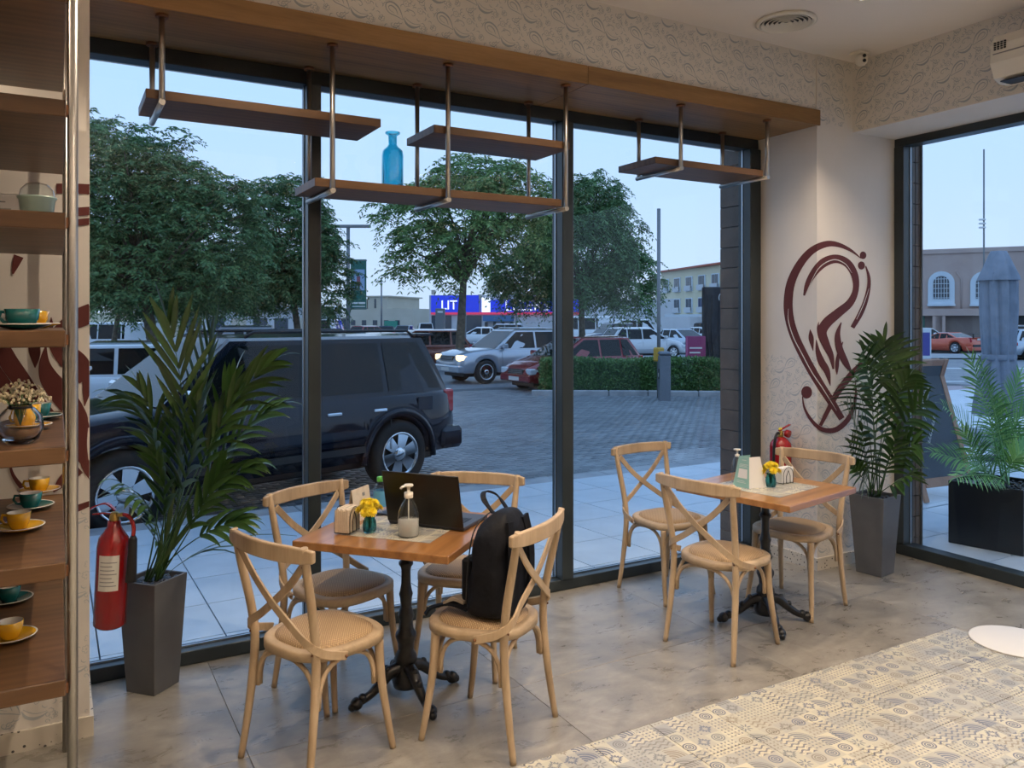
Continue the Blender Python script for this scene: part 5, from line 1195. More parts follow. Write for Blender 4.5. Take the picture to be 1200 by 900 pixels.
for px, top, d, lab in ((447, 327, 90, 'thin distant lamp pole in front of the beige building'), (544, 340, 55, 'thin post right of the bare tree trunk'), (605, 345, 50, 'dark green post left of the silver car roof'), (249, 350, 60, 'thin pole between the two dark left trees'), (1153, 175, 60, 'tall thin mast rising behind the closed parasol')):
    t = oriented(px, d, 'distant_pole', lab, 'pole'); h = CAM_H + .31 + (375.5 - top) * d / 937.5
    MB().tube([(0, 0, 0), (0, 0, h)], [.0026 * d / 2, .0018 * d / 2], 8).build('shaft', M['pole_grey'], t)
    if px == 1153:
        for z in (h * .62, h * .64, h * .60): MB().rbox(-.35, .1, -.1, .1, z, z + .12, .02).build('antenna', M['paper'], t)
t = oriented(516, 45, 'advert_panel', 'dark upright advert panel left of the bare trunk', 'sign'); MB().rbox(-.27, .27, -.1, .1, 0, 2.65, .02).build('panel', M['pole_grey'], t); MB().box(-.15, .15, -.106, -.101, 2.4, 2.5).build('print', M['paper'], t)
t = oriented(543, 47, 'advert_panel', 'dark upright advert panel right of the bare trunk', 'sign'); MB().rbox(-.17, .17, -.1, .1, 0, 2.5, .02).build('panel', M['pole_grey'], t)

# A-board, parasol, outdoor planter
P = None
t = thing('chalkboard_sign', 'wooden A-board with a slate-blue chalkboard outside the right window', 'sign', (7.32, 4.84, -.019), R(-6)); t.scale = (1.08, 1, 1.08)
def board(s, par):
    Mt = Matrix.Translation((0, s * .36, 0)) @ Matrix.Rotation(R(19 * s), 4, 'X')
    for x in (-.30, .30): MB().rbox(x - .028, x + .028, -.012, .012, 0, 1.27, .003, Mt).build('stile', M['board_frame'], par)
    MB().rbox(-.27, .27, -.012, .012, 1.21, 1.268, .003, Mt).build('rail', M['board_frame'], par); MB().rbox(-.27, .27, -.012, .012, .12, .20, .003, Mt).build('rail', M['board_frame'], par)
    MB().box(-.272, .272, -.006, .006, .201, 1.209, Mt).build('slate', noisy('slate_board', (.035, .05, .065), (.055, .075, .095), 3, 4, .7, 0), par); return Mt
Mt = board(-1, t); board(1, t)
rn = random.Random(2)
cb = MB()
for (x0, z0, n_, s_) in ((-.13, .72, 9, .028), (-.05, .80, 7, .024), (-.10, .50, 8, .02)):
    pts = []
    for k in range(n_ * 6):
        a = k / 6 * 2 * PI; pts.append(Mt @ Vector((x0 + k / 6 * .021 + s_ * .5 * math.cos(a), -.0075, z0 + k / 6 * .030 + s_ * math.sin(a))))
    cb.tube(pts, .0022, 4)
cb.tube([Mt @ Vector(p) for p in ((-.2, -.0075, .95), (-.12, -.0075, .88), (-.05, -.0075, .70))], .0022, 4)
cb.build('chalk_writing', M['paper'], t)
M['parasol'] = noisy('parasol_fabric', (.19, .22, .27), (.25, .28, .34), 6, 4, .8, .3, 40, bd=.01)
pc = atd(1170, 400, 9.9)
t = thing('closed_parasol', 'closed grey-blue parasol tied with a strap outside the right window', 'parasol', (pc.x, pc.y, -.1)); t.scale = (.88, .88, .955)
def folds(prof, n, amp, seed, name, k=9):
    vs = []; nn = n
    for z, r in prof:
        for j in range(nn):
            a = 2 * PI * j / nn; w = 1 + amp * math.sin(k * a + seed + z * 1.2) + amp * .5 * math.sin((k * 2 + 1) * a + z * 2)
            vs.append((r * w * math.cos(a), r * w * math.sin(a), z))
    return MB().add(vs, [(i * nn + j, i * nn + (j + 1) % nn, (i + 1) * nn + (j + 1) % nn, (i + 1) * nn + j) for i in range(len(prof) - 1) for j in range(nn)], True).build(name, M['parasol'], t)
folds([(.62, .30), (.75, .29), (1.0, .25), (1.28, .205), (1.36, .185), (1.44, .19), (1.7, .205), (2.0, .215), (2.3, .215), (2.46, .20)], 72, .13, 0, 'canopy')
folds([(2.36, .26), (2.40, .255), (2.52, .20), (2.68, .13), (2.74, .10), (2.745, .01)], 60, .05, 1, 'cap', 6)
MB().tube([(0, 0, 0), (0, 0, 2.7)], .026, 12).build('pole', M['pole_grey'], t)
folds([(1.33, .20), (1.335, .215), (1.40, .215), (1.405, .20)], 48, .05, 2, 'tie_strap')
MB().lathe([(.0, .0), (.3, 0), (.3, .06), (.06, .09), (.045, .3), (.0, .3)], 28).build('base', M['pot_black'], t)
pl3 = planter((6.16, 3.44, -.019), R(12), .50, .50, .47, M['pot_black'], 'black cubic planter standing outside the right window', 'cube_planter')
pa3 = thing('areca_palm', 'bright green feathery palm in the black planter outside', 'plant', (6.16, 3.44, .43))
O = Vector((6.16, 3.44, .43))
fr = [((1165, 500), (1138, 420), .5), ((1160, 520), (1105, 475), .55), ((1172, 500), (1150, 425), .5), ((1178, 500), (1195, 440), .5), ((1160, 545), (1093, 530), .5), ((1165, 550), (1120, 560), .45), ((1182, 500), (1215, 465), .5),
      ((1175, 540), (1170, 470), .5), ((1185, 540), (1205, 520), .45), ((1170, 560), (1150, 520), .45), ((1180, 560), (1190, 500), .45), ((1160, 560), (1128, 505), .5), ((1190, 540), (1230, 500), .5), ((1172, 530), (1160, 455), .5)]
for i, (c_, t_, st) in enumerate(fr):
    Yf = 3.40 + .18 * math.sin(i * 2.1); a = i * 2.4; b_ = Vector((.08 * math.cos(a), .08 * math.sin(a), 0))
    frond(pa3, b_, aty(c_[0], c_[1], Yf) - O, aty(t_[0], t_[1], Yf + .15 * math.cos(i * 1.7)) - O, 22, .19, .0062, M['leaf_areca'], .38, .7, 55, rad=.007, seed=80 + i)

# ------------------------------------------------------------------ cars
def paint(name, c, metal=.25, rough=.3): return flat(name, c, rough, metal, coat=1)
def interp(tab, x):
    if x <= tab[0][0]: return tab[0][1]
    for (a, b_), (c_, d_) in zip(tab, tab[1:]):
        if x <= c_: return b_ + (d_ - b_) * (x - a) / (c_ - a)
    return tab[-1][1]
KINDS = {
 # L, W, wheelbase half, wheel r, z sill, top profile of body (x, z), greenhouse: base x rear, base x front, roof x rear, roof x front, roof z, belt z
 'suv': dict(L=4.9, W=1.90, ax=(-1.50, 1.50), r=.385, sill=.36, top=[(-2.45, .95), (-2.40, 1.08), (1.00, 1.10), (1.25, 1.11), (1.9, 1.04), (2.30, .95), (2.45, .78)], gh=(-2.36, 1.22, -2.0, .42, 1.72, 1.07), pil=(-1.35, -.45, .62)),
 'cross': dict(L=4.7, W=1.85, ax=(-1.42, 1.42), r=.37, sill=.34, top=[(-2.35, .9), (-2.30, 1.05), (.95, 1.08), (1.2, 1.09), (1.9, 1.02), (2.22, .93), (2.35, .72)], gh=(-2.22, 1.10, -1.8, .25, 1.66, 1.05), pil=(-1.35, -.45, .55)),
 'hatch': dict(L=4.2, W=1.70, ax=(-1.28, 1.32), r=.31, sill=.26, top=[(-2.1, .75), (-2.05, .93), (.85, .97), (1.15, .97), (1.7, .84), (2.0, .68), (2.1, .5)], gh=(-2.02, 1.18, -1.55, .15, 1.50, .93), pil=(-1.20, -.38, .55)),
 'sedan': dict(L=4.5, W=1.76, ax=(-1.32, 1.38), r=.32, sill=.26, top=[(-2.25, .75), (-2.2, .98), (-1.55, 1.0), (.8, .96), (1.1, .94), (1.8, .84), (2.15, .68), (2.25, .5)], gh=(-1.75, 1.1, -1.05, .1, 1.44, .92), pil=(-.95, -.3, .5)),
 'pickup': dict(L=5.2, W=1.90, ax=(-1.6, 1.6), r=.39, sill=.4, top=[(-2.6, .95), (-2.58, 1.12), (1.1, 1.14), (1.4, 1.14), (2.1, 1.06), (2.5, .96), (2.6, .75)], gh=(-1.0, 1.35, -.85, .6, 1.78, 1.1), pil=(-.95, -.1, .7)),
 'sports': dict(L=4.5, W=1.92, ax=(-1.3, 1.4), r=.34, sill=.18, top=[(-2.25, .7), (-2.2, .95), (-1.4, .97), (.4, .86), (.9, .82), (1.7, .70), (2.15, .5), (2.25, .38)], gh=(-1.6, .85, -.7, -.1, 1.22, .84), pil=(-.75, -.3, .2)),
 'van': dict(L=5.0, W=1.95, ax=(-1.6, 1.55), r=.34, sill=.30, top=[(-2.5, 1.0), (-2.49, 1.15), (1.6, 1.15), (1.9, 1.12), (2.3, .98), (2.5, .7)], gh=(-2.48, 1.95, -2.42, 1.2, 2.05, 1.12), pil=(-1.0, .2, 1.3)),
}
def car(lab, kind, px, d, head, mat, detail=1, sc=1.0, zg=-.309, lights=None, pos=None, group='parked and passing cars', cat='car', alloy='chrome'):
    K = KINDS[kind]; L, W, r = K['L'], K['W'], K['r']; p = pos or (atd(px, 375, d).x, atd(px, 375, d).y)
    t = thing('car', lab, cat, (p[0], p[1], zg), relh(head) if pos is None else head, group); t.scale = (sc, sc, sc)
    xr, xf, rr, rf, zr, zb = K['gh']; gl = M['car_glass']
    def halfw(x, z):
        e = abs(x) / (L / 2); w = W / 2 * (1 - .10 * e ** 4 - (.10 * max(0, (e - .86) / .14) ** 2))
        if z > .6: w *= 1 - .035 * (z - .6) / .5
        if z < .45: w *= .965
        return w
    nst = 64 if detail > 1 else (40 if detail else 26); xs_ = [-L / 2 + L * i / nst for i in range(nst + 1)]
    ra = r * 1.16
    if detail:
        for ax_ in K['ax']: xs_ += [ax_ + ra * math.cos(PI * k / 10) for k in range(11)]
    xs_ = sorted(set(round(x, 4) for x in xs_))
    vs = []; ring = 12
    for x in xs_:
        zl = K['sill']; e = abs(x) / (L / 2)
        if e > .93: zl += .06 * (e - .93) / .07 * 1.5
        for ax_ in K['ax']:
            if abs(x - ax_) < ra: zl = max(zl, r + math.sqrt(max(0, ra * ra - (x - ax_) ** 2)) * .97)
        zt = interp(K['top'], x); zt = max(zt, zl + .03); zm = zl + (zt - zl) * .45; zs = zt - .07 * min(1, (zt - zl) / .4)
        half = [(halfw(x, zl), zl), (halfw(x, zm) * 1.0, zm), (halfw(x, zs) * .985, zs), (halfw(x, zt) * .93, zt - .012), (halfw(x, zt) * .6, zt + .01), (.01, zt + .015)]
        vs += [(x, y, z) for y, z in half] + [(x, -y, z) for y, z in half[::-1]]
    n = len(xs_); fs = [(i * ring + k, (i + 1) * ring + k, (i + 1) * ring + (k + 1) % ring, i * ring + (k + 1) % ring) for i in range(n - 1) for k in range(ring)]
    fs += [tuple(range(ring)), tuple((n - 1) * ring + k for k in range(ring))[::-1]]
    MB().add(vs, fs, True).build('body', mat, t)
    # greenhouse
    def gpt(f, h, s, out=0):                    # f 0 rear .. 1 front, h 0 belt .. 1 roof
        xb = xr + (xf - xr) * f; xt = rr + (rf - rr) * f; x = xb + (xt - xb) * h; z = zb + (zr - zb) * h
        w = halfw(x, zb) * .955 * (1 - .17 * h - .02 * abs(2 * f - 1) ** 3 * 1.5) + out; return Vector((x, s * w, z))
    vs = []; fl_ = [0, .03, .12, .25, .4, .55, .7, .82, .92, .975, 1]; hl_ = [-.12, .0, .5, .9, .975]
    for f in fl_:
        col = [gpt(f, h, 1) for h in hl_]; top_ = gpt(f, 1, 1)
        ext = [Vector((top_.x, top_.y * .88, zr + .012)), Vector((top_.x, top_.y * .45, zr + .035)), Vector((top_.x, 0.0, zr + .042))]
        c_ = col + ext; vs += [tuple(v) for v in c_] + [(v.x, -v.y, v.z) for v in c_[-2::-1]]
    ring2 = 15; n2 = len(fl_)
    fs = [(i * ring2 + k, (i + 1) * ring2 + k, (i + 1) * ring2 + k + 1, i * ring2 + k + 1) for i in range(n2 - 1) for k in range(ring2 - 1)]
    fs += [tuple(range(ring2)), tuple((n2 - 1) * ring2 + k for k in range(ring2))[::-1]]
    MB().add(vs, fs, False).build('cabin', mat, t)
    def fx(x, h): xb = xr + 0; a = xr + (rr - xr) * h; b_ = xf + (rf - xf) * h; return (x - a) / (b_ - a)
    p1, p2, p3 = K['pil']; h0, h1 = .06, .90
    def sidewin(xa0, xa1, xb0, xb1, s, nm='side_window'):
        q = [gpt(fx(xa0, h0), h0, s, .006), gpt(fx(xb0, h0), h0, s, .006), gpt(fx(xb1, h1), h1, s, .006), gpt(fx(xa1, h1), h1, s, .006)]
        mid_ = [gpt(fx((xa0 + xa1) / 2, .5), .5, s, .006), gpt(fx((xb0 + xb1) / 2, .5), .5, s, .006)]
        MB().add([q[0], q[1], mid_[1], q[2], q[3], mid_[0]], [(0, 1, 2, 5), (5, 2, 3, 4)]).build(nm, gl, t)
    for s in (-1, 1):
        fr0 = xr + (rr - xr) * h0; fr1 = xr + (rr - xr) * h1; ff0 = xf + (rf - xf) * h0; ff1 = xf + (rf - xf) * h1
        sidewin(fr0 + .14, fr1 + .12, p1 - .04, p1 - .02, s, 'rear_quarter_window'); sidewin(p1 + .04, p1 + .04, p2 - .03, p2 - .03, s); sidewin(p2 + .04, p2 + .04, ff0 - .18, ff1 - .10, s)
    # windscreen and rear window, slightly proud
    def endglass(f, nm, o_):
        q = [gpt(f, .06, -1), gpt(f, .06, 1), gpt(f, .93, 1), gpt(f, .93, -1)]; q = [Vector((v.x + o_, v.y * (.93 if i < 2 else .90), v.z + .008)) for i, v in enumerate(q)]; MB().add(q, [(0, 1, 2, 3)]).build(nm, gl, t)
    endglass(1, 'windscreen', .010); endglass(0, 'rear_window', -.010)
    MB().rbox(-L / 2 + .25, L / 2 - .25, -W / 2 + .28, W / 2 - .28, K['sill'] - .12, K['sill'] + .16, .02).build('underbody', M['dark_trim'], t)
    for ax_ in K['ax']:
        for s in (-1, 1):
            yo = W / 2 - .015; w_ = thing('wheel', None, None, (ax_, s * (yo - .11), r)); w_.parent = t
            Mr = Matrix.Rotation(-s * PI / 2, 4, 'X')
            MB().lathe([(r * .55, -.10), (r * .90, -.11), (r, -.08), (r, .08), (r * .90, .11), (r * .66, .105), (r * .62, .09), (r * .62, -.08)], 32, M=Mr, cap=False).build('tyre', M['tyre'], w_)
            MB().lathe([(r * .64, .098), (r * .62, .07), (r * .3, .045), (0, .045)], 28, M=Mr, cap=False).build('rim_well', M['dark_trim'], w_)
            rm = MB().lathe([(r * .66, .106), (r * .655, .112), (r * .60, .105), (r * .58, .08)], 28, M=Mr, cap=False)
            ns = 6 if kind != 'cross' else 5
            if detail:
                for k in range(ns):
                    a = 2 * PI * k / ns + .3; Ms = Mr @ Matrix.Rotation(a, 4, 'Z'); wd = r * .13
                    rm.prism([(r * .1, -wd * .9), (r * .60, -wd * 1.5), (r * .62, 0), (r * .60, wd * 1.5), (r * .1, wd * .9)], .07, .096, Ms)
                rm.lathe([(r * .20, .07), (r * .20, .104), (r * .12, .112), (0, .112)], 18, M=Mr)
            else: rm.lathe([(r * .5, .09), (0, .1)], 16, M=Mr)
            rm.build('rim', M[alloy], w_)
    if not detail:
        rl = M['lamp_red_on'] if lights == 'tail' else M['lamp_red']; hl_m = M['lamp_on'] if lights == 'head' else M['lamp_clear']
        for s in (-1, 1):
            MB().rbox(-L / 2 - .005, -L / 2 + .1, s * W * .38 - .12, s * W * .38 + .12, .72, .88, .02).build('tail_light', rl, t); MB().rbox(L / 2 - .2, L / 2 - .01, s * W * .36 - .14, s * W * .36 + .14, .62, .76, .02).build('headlight', hl_m, t)
        return t
    tz = interp(K['top'], L / 2 - .15); tx = -L / 2
    hl_m = M['lamp_on'] if lights == 'head' else M['lamp_clear']; rl = M['lamp_red_on'] if lights == 'tail' else M['lamp_red']
    for s in (-1, 1):
        hx = L / 2 - .16; hw = halfw(hx, tz)
        MB().rbox(-.17, .15, -.15, .13, -.09, .09, .03, Matrix.Translation((hx, s * (hw - .13), tz - .13)) @ Matrix.Rotation(-s * R(12), 4, 'Z')).build('headlight', hl_m, t)
        MB().rbox(-.015, .15, -.06, .055, -.14, .14, .02, Matrix.Translation((tx + .035, s * (halfw(tx + .05, .9) - .03), .93 if kind in ('suv', 'cross', 'pickup') else .82))).build('tail_light', rl, t)
        # mirror
        mp = gpt(fx(xf - .32, .05), .05, s, .02); MB().rbox(-.07, .07, -.10, .10, -.07, .08, .03, Matrix.Translation((mp.x, mp.y + s * .10, mp.z + .08))).build('door_mirror', mat if kind != 'suv' else M['chrome'], t)
        for xh in (p2 - .18, p1 - .12 if kind != 'suv' else p1 + .12):
            yy = halfw(xh, .9) * .99; MB().rbox(xh - .09, xh + .09, s * yy - .012, s * yy + .018, zb - .18, zb - .145, .008).build('door_handle', M['chrome'] if kind == 'suv' else mat, t)
        # door seams
        for xj in (p1 - .02, p2, xf - .25):
            yj = [halfw(xj, z) + .0015 for z in (.46, .7, zb - .06)]
            MB().strap([(xj, s * yj[0] * .99, .46), (xj, s * yj[1], .7), (xj, s * yj[2] * .985, zb - .06)], .008, .002, (0, s, 0)).build('door_seam', M['dark_trim'], t)
        MB().strap([(x, s * (halfw(x, .55) + .006), .50) for x in [K['ax'][0] + ra + .05 + k * (K['ax'][1] - K['ax'][0] - 2 * ra - .1) / 6 for k in range(7)]], .07, .012, (0, s, 0)).build('rubbing_strip', mat if kind != 'suv' else M['dark_trim'], t)
        if kind in ('suv', 'cross'):
            MB().tube([(rr + .15, s * W * .36, zr + .02), (rr + .22, s * W * .36, zr + .07), (rf - .25, s * W * .36, zr + .07), (rf - .15, s * W * .36, zr + .02)], .016, 8).build('roof_rail', M['dark_trim'] if kind == 'suv' else M['chrome'], t)
    gz = tz - .14
    MB().rbox(L / 2 - .10, L / 2 + .008, -W * .22, W * .22, gz - .10, gz + .07, .015).build('grille', M['dark_trim'], t)
    for k in range(3): MB().box(L / 2 + .008, L / 2 + .014, -W * .215, W * .215, gz - .08 + k * .05, gz - .065 + k * .05).build('grille_bar', M['chrome'], t)
    MB().rbox(L / 2 - .22, L / 2 + .05, -W * .44, W * .44, K['sill'] + .02, K['sill'] + .24, .04).build('front_bumper', mat if kind != 'suv' else M['dark_trim'], t)
    MB().box(L / 2 + .051, L / 2 + .056, -.26, .26, K['sill'] + .06, K['sill'] + .17).build('number_plate', M['plate'], t)
    MB().rbox(-L / 2 - .06, -L / 2 + .30, -W * .475, W * .475, K['sill'] + .0, K['sill'] + .26, .05).build('rear_bumper', mat, t)
    MB().box(-L / 2 - .012, -L / 2 - .004, -.26, .26, .80, .91).build('number_plate', M['plate'], t)
    if kind == 'suv':
        MB().rbox(-2.06 - .12, -1.9, -.7, .7, 1.72, 1.755, .01).build('roof_spoiler', mat, t)
        for s in (-1, 1):   # flared arches and the fuel flap
            for ax_ in K['ax']:
                MB().strap([(ax_ + (ra + .02) * math.cos(PI * k / 14), s * (halfw(ax_, .7) + .012), r + (ra + .02) * math.sin(PI * k / 14) * .98) for k in range(15)], .02, .07, (0, s, 0)) if False else None
                MB().tube([(ax_ + (ra + .045) * math.cos(PI * (k - .6) / 13.8), s * (halfw(ax_, .7) - .012), r + (ra + .045) * math.sin(PI * (k - .6) / 13.8)) for k in range(16)], .038, 8, flat=1).build('wheel_arch_flare', mat, t)
        MB().rbox(-2.0, -1.78, -.0, .012, .86, 1.02, .004, Matrix.Translation((0, halfw(-1.9, .9) - .002, 0))).build('fuel_flap', mat, t)
    if kind == 'sports':
        MB().rbox(-2.3, -2.05, -.85, .85, 1.18, 1.21, .01).build('rear_wing', M['dark_trim'], t)
        for s in (-1, 1): MB().box(-2.2, -2.12, s * .5 - .015, s * .5 + .015, .93, 1.18).build('wing_strut', M['dark_trim'], t)
        MB().rbox(-2.30, -2.2, -.7, .7, .28, .55, .02).build('diffuser', M['dark_trim'], t)
    return t
blk = flat('black_paint', (.005, .009, .020), .10, 0, spec=.3, coat=.25); sil = paint('silver_paint', (.42, .46, .52), .5, .3); redp = paint('red_paint', (.22, .008, .016), .2, .25); rust = paint('rust_paint', (.20, .05, .03), .3)
whp = paint('white_paint', (.62, .65, .68), 0, .3); gryp = paint('grey_paint', (.16, .18, .21), .4); darkp = paint('dark_blue_paint', (.02, .03, .06), .3); orp = paint('orange_paint', (.62, .085, .03), .1); brn = paint('brown_paint', (.13, .085, .04), .3); skyb = paint('pale_silver_paint', (.45, .52, .60), .4, .25)
PW = (2.02 - .95 * math.cos(R(196 + 90)), 8.40 - .95 * math.sin(R(196 + 90)))
car('big black off-roader parked right outside the window', 'suv', 0, 0, R(196), blk, 2, 1.03, pos=PW)
car('silver off-roader with one lit headlamp behind the red hatchback', 'cross', 598, 26.3, 212, sil, 1, 1.0, lights='head')
car('dark red hatchback behind the hedge', 'hatch', 673, 23.3, 213, redp, 1, .98)
car('rust red hatchback behind the bare tree trunk', 'hatch', 487, 32, 200, rust, 1, 1.05)
car('dark blue car behind the roof of the black off-roader', 'sedan', 412, 38, 185, darkp, 0)
car('white hatchback just behind the bonnet of the black off-roader', 'hatch', 120, 15.6, 196, whp, 1, 1.0)
car('brown-roofed car under the big left tree', 'sedan', 122, 19.6, 190, brn, 0, 1.0)
car('grey pickup parked left of the second dark tree', 'pickup', 285, 24.5, 195, gryp, 1, 1.0)
car('dark red car behind the second dark tree', 'sedan', 340, 34.5, 185, paint('deep_red', (.12, .02, .02)), 0)
car('white car under the trees at the far left', 'van', 125, 40, 190, whp, 0, .9)
car('white hatchback facing the lamp pole in the far lane', 'hatch', 752, 42, 20, whp, 1, 1.05)
car('pale silver car right of the lamp pole in the far lane', 'sedan', 800, 48, -60, skyb, 0, 1.0)
car('black pickup with a lit brake lamp behind the red hatchback', 'pickup', 722, 52, 200, darkp, 0, 1.0, lights='tail')
car('white car with lit tail lamps behind the black totem', 'sedan', 818, 62, 120, whp, 0, 1.0, lights='tail')
car('white van in front of the pale far wall', 'van', 680, 62, 180, whp, 0, 1.1)
for i, (px, d, h, m_, k, lab) in enumerate(((498, 88, 100, whp, 'cross', 'distant white off-roader left of the advert panel'), (476, 82, 80, gryp, 'sedan', 'distant grey car left of the white off-roader'), (452, 74, 100, darkp, 'sedan', 'distant dark car with lit tail lamps'), (434, 66, 60, redp, 'hatch', 'distant red hatchback below the beige building'),
                                  (560, 60, 180, whp, 'sedan', 'distant white car right of the bare trunk'), (585, 64, 180, gryp, 'cross', 'distant grey off-roader under the sign building'), (386, 66, 90, whp, 'van', 'distant white van behind the street lamp'), (300, 50, 180, whp, 'sedan', 'distant white car behind the grey pickup'), (232, 45, 180, gryp, 'sedan', 'distant grey car seen through the tall palm'),
                                  (742, 70, 0, whp, 'van', 'distant white van behind the lamp pole'), (830, 70, 30, gryp, 'pickup', 'distant grey pickup beside the apartment block'))):
    car(lab, k, px, d, h, m_, 0, 1.0, lights='tail' if i in (0, 2) else None)
car('orange sports car with a rear wing across the street', 'sports', 1106, 49, 118, orp, 1, 1.0)
car('white car parked left of the orange sports car', 'sedan', 1082, 55, 20, whp, 0, 1.0)
car('pale blue hatchback at the far right across the street', 'hatch', 1205, 41, 25, skyb, 0, 1.0)
car('grey off-roader behind the pale blue hatchback', 'cross', 1198, 50, 20, gryp, 0, 1.0)

# ------------------------------------------------------------------ buildings
M['b_beige'] = noisy('beige_render', (.46, .42, .34), (.52, .48, .40), .3, 3, .9, 0); M['b_pink'] = noisy('pink_render', (.44, .33, .29), (.50, .39, .35), .25, 4, .9, 0); M['b_cream'] = noisy('cream_render', (.58, .54, .38), (.64, .60, .45), .3, 3, .9, 0)
M['b_white'] = noisy('white_render', (.48, .50, .52), (.56, .58, .60), .3, 3, .9, 0); M['roof_red'] = flat('red_roof', (.38, .10, .06), .8); M['win'] = flat('window_dark', (.05, .07, .09), .15); M['sign_blue'] = flat('sign_blue', (.02, .04, .55), .5, emit=(.02, .05, .7), es=.35); M['sign_red'] = flat('sign_red', (.5, .03, .08), .5, emit=(.6, .05, .12), es=.5)
M['sign_white'] = flat('sign_white', (.9, .9, .9), .5, emit=(.9, .92, 1), es=.75); M['canopy_blue'] = flat('canopy_blue', (.06, .16, .33), .6); M['win_white'] = flat('window_surround', (.58, .66, .72), .7)
def bld(name, lab, px0, d0, px1, d1, ytop, dep, mat, ybase=None):
    a = atd(px0, 375, d0); b_ = atd(px1, 375, d1); L_ = math.hypot(b_.x - a.x, b_.y - a.y); ang = math.atan2(b_.y - a.y, b_.x - a.x)
    t = thing(name, lab, 'building', (a.x, a.y, -.312), ang); h = CAM_H + .312 + (375.5 - ytop) * d0 / 937.5
    MB().box(0, L_, 0, dep, 0, h).build('walls', mat, t); return t, L_, h
# mall with the blue sign band
t, L_, h = bld('shopping_centre', 'long low shopping centre with a blue and red sign band', 503, 100, 680, 96, 346, 20, M['b_white'])
sx = lambda px: (px - 503) / (680 - 503) * L_
z0, z1 = 1.97 + (375.5 - 366) * .1067, 1.97 + (375.5 - 352) * .1067
MB().box(sx(506), sx(563), -.3, -.001, z0, z1 + .6).box(sx(566), sx(680), -.3, -.001, z0, z1).build('sign_band', M['sign_blue'], t); MB().box(sx(506), sx(680), -.35, -.001, z0 - .28, z0 - .01).build('red_strip', M['sign_red'], t)
MX = lambda px, z: Matrix.Translation((sx(px), -.36, z)) @ Matrix.Rotation(PI / 2, 4, 'X')
text('LIT', 'sign_lettering', 1.6, M['sign_white'], t, MX(528, (z0 + z1) / 2 + .1), .03); text('LIZERS', 'sign_lettering', 1.9, M['sign_white'], t, MX(620, (z0 + z1) / 2), .03)
MB().box(sx(567), sx(577), -.36, -.3, z0, z1 + .3).build('white_panel', M['sign_white'], t)
MB().box(sx(506), sx(530), -.1, 0, 0, z0 - .4).box(sx(548), sx(566), -.1, 0, 0, z0 - .4).build('shopfront', M['win'], t)
MB().box(sx(571), sx(604), -1.5, -.01, z0 - 1.1, z0 - .4).build('blue_canopy', M['canopy_blue'], t)
for px in (570, 580, 590, 600): MB().box(sx(px), sx(px) + .35, -.12, -.02, .3, z0 - 1.2).build('shop_window', M['win'], t)
for k in range(6): MB().box(sx(506 + 28 * k), sx(506 + 28 * k) + .5, -.15, -.001, z1 + .1 + .6 * (k < 2), z1 + .7 + .6 * (k < 2)).build('parapet_block', M['b_beige'], t)
t, L_, h = bld('pale_wall_building', 'pale windowless building between the mullion and the apartment block', 682, 96, 800, 88, 352, 15, M['b_white'])
for k in range(5): MB().box(1 + k * 2.6, 2.2 + k * 2.6, -.05, -.001, .4, 1.9).build('shutter', M['b_beige'], t)
t, L_, h = bld('beige_building', 'flat-roofed beige building behind the street lamp', 405, 130, 484, 126, 362, 20, M['b_beige'])
for a, b_, z in ((0, 3.6, h + 1.6), (3.8, 7.4, h + 1.9)): MB().box(a, b_, .5, 12, h - .01, z).build('upper_storey', M['b_beige'], t)
MB().box(3.2, 7.8, .3, 12.5, h + 1.9, h + 2.1).build('roof_slab', M['b_beige'], t)
for x, z in ((1.0, 2.9), (2.6, 2.9)): MB().box(x, x + .5, -.03 + .5, .5 - .001, z + 1, z + 1.6).build('window', M['win'], t)
MB().box(5.0, 5.3, .44, .499, h + .1, h + 1.6).build('window', M['win'], t)
for x in (1, 3, 5, 7, 9): MB().box(x, x + .8, -.05, -.001, 1.2, 2.0).build('window', M['win'], t)
MB().box(7.2, 9.5, -.3, -.05, .9, 1.9).build('green_board', flat('green_board', (.03, .25, .18), .6), t)
t, L_, h = bld('low_white_building', 'long low white building seen under the left trees', 180, 75, 400, 85, 357, 10, M['b_white'])
for k in range(9): MB().box(.8 + k * 2.1, 2.2 + k * 2.1, -.04, -.001, .5, 2.2).build('window', M['win'] if k % 3 else M['b_beige'], t)
MB().box(-.1, L_ + .1, -.5, -.001, h - .35, h - .05).build('fascia', M['win_white'], t)
t, L_, h = bld('yellow_shop_row', 'low yellowish row of shops at the far left', 60, 60, 178, 66, 366, 8, M['b_cream'])
for k in range(7): MB().box(.4 + k * 1.15, 1.2 + k * 1.15, -.05, -.001, .2, 1.4).build('shop_window', M['sign_white'] if k % 2 else M['win'], t)
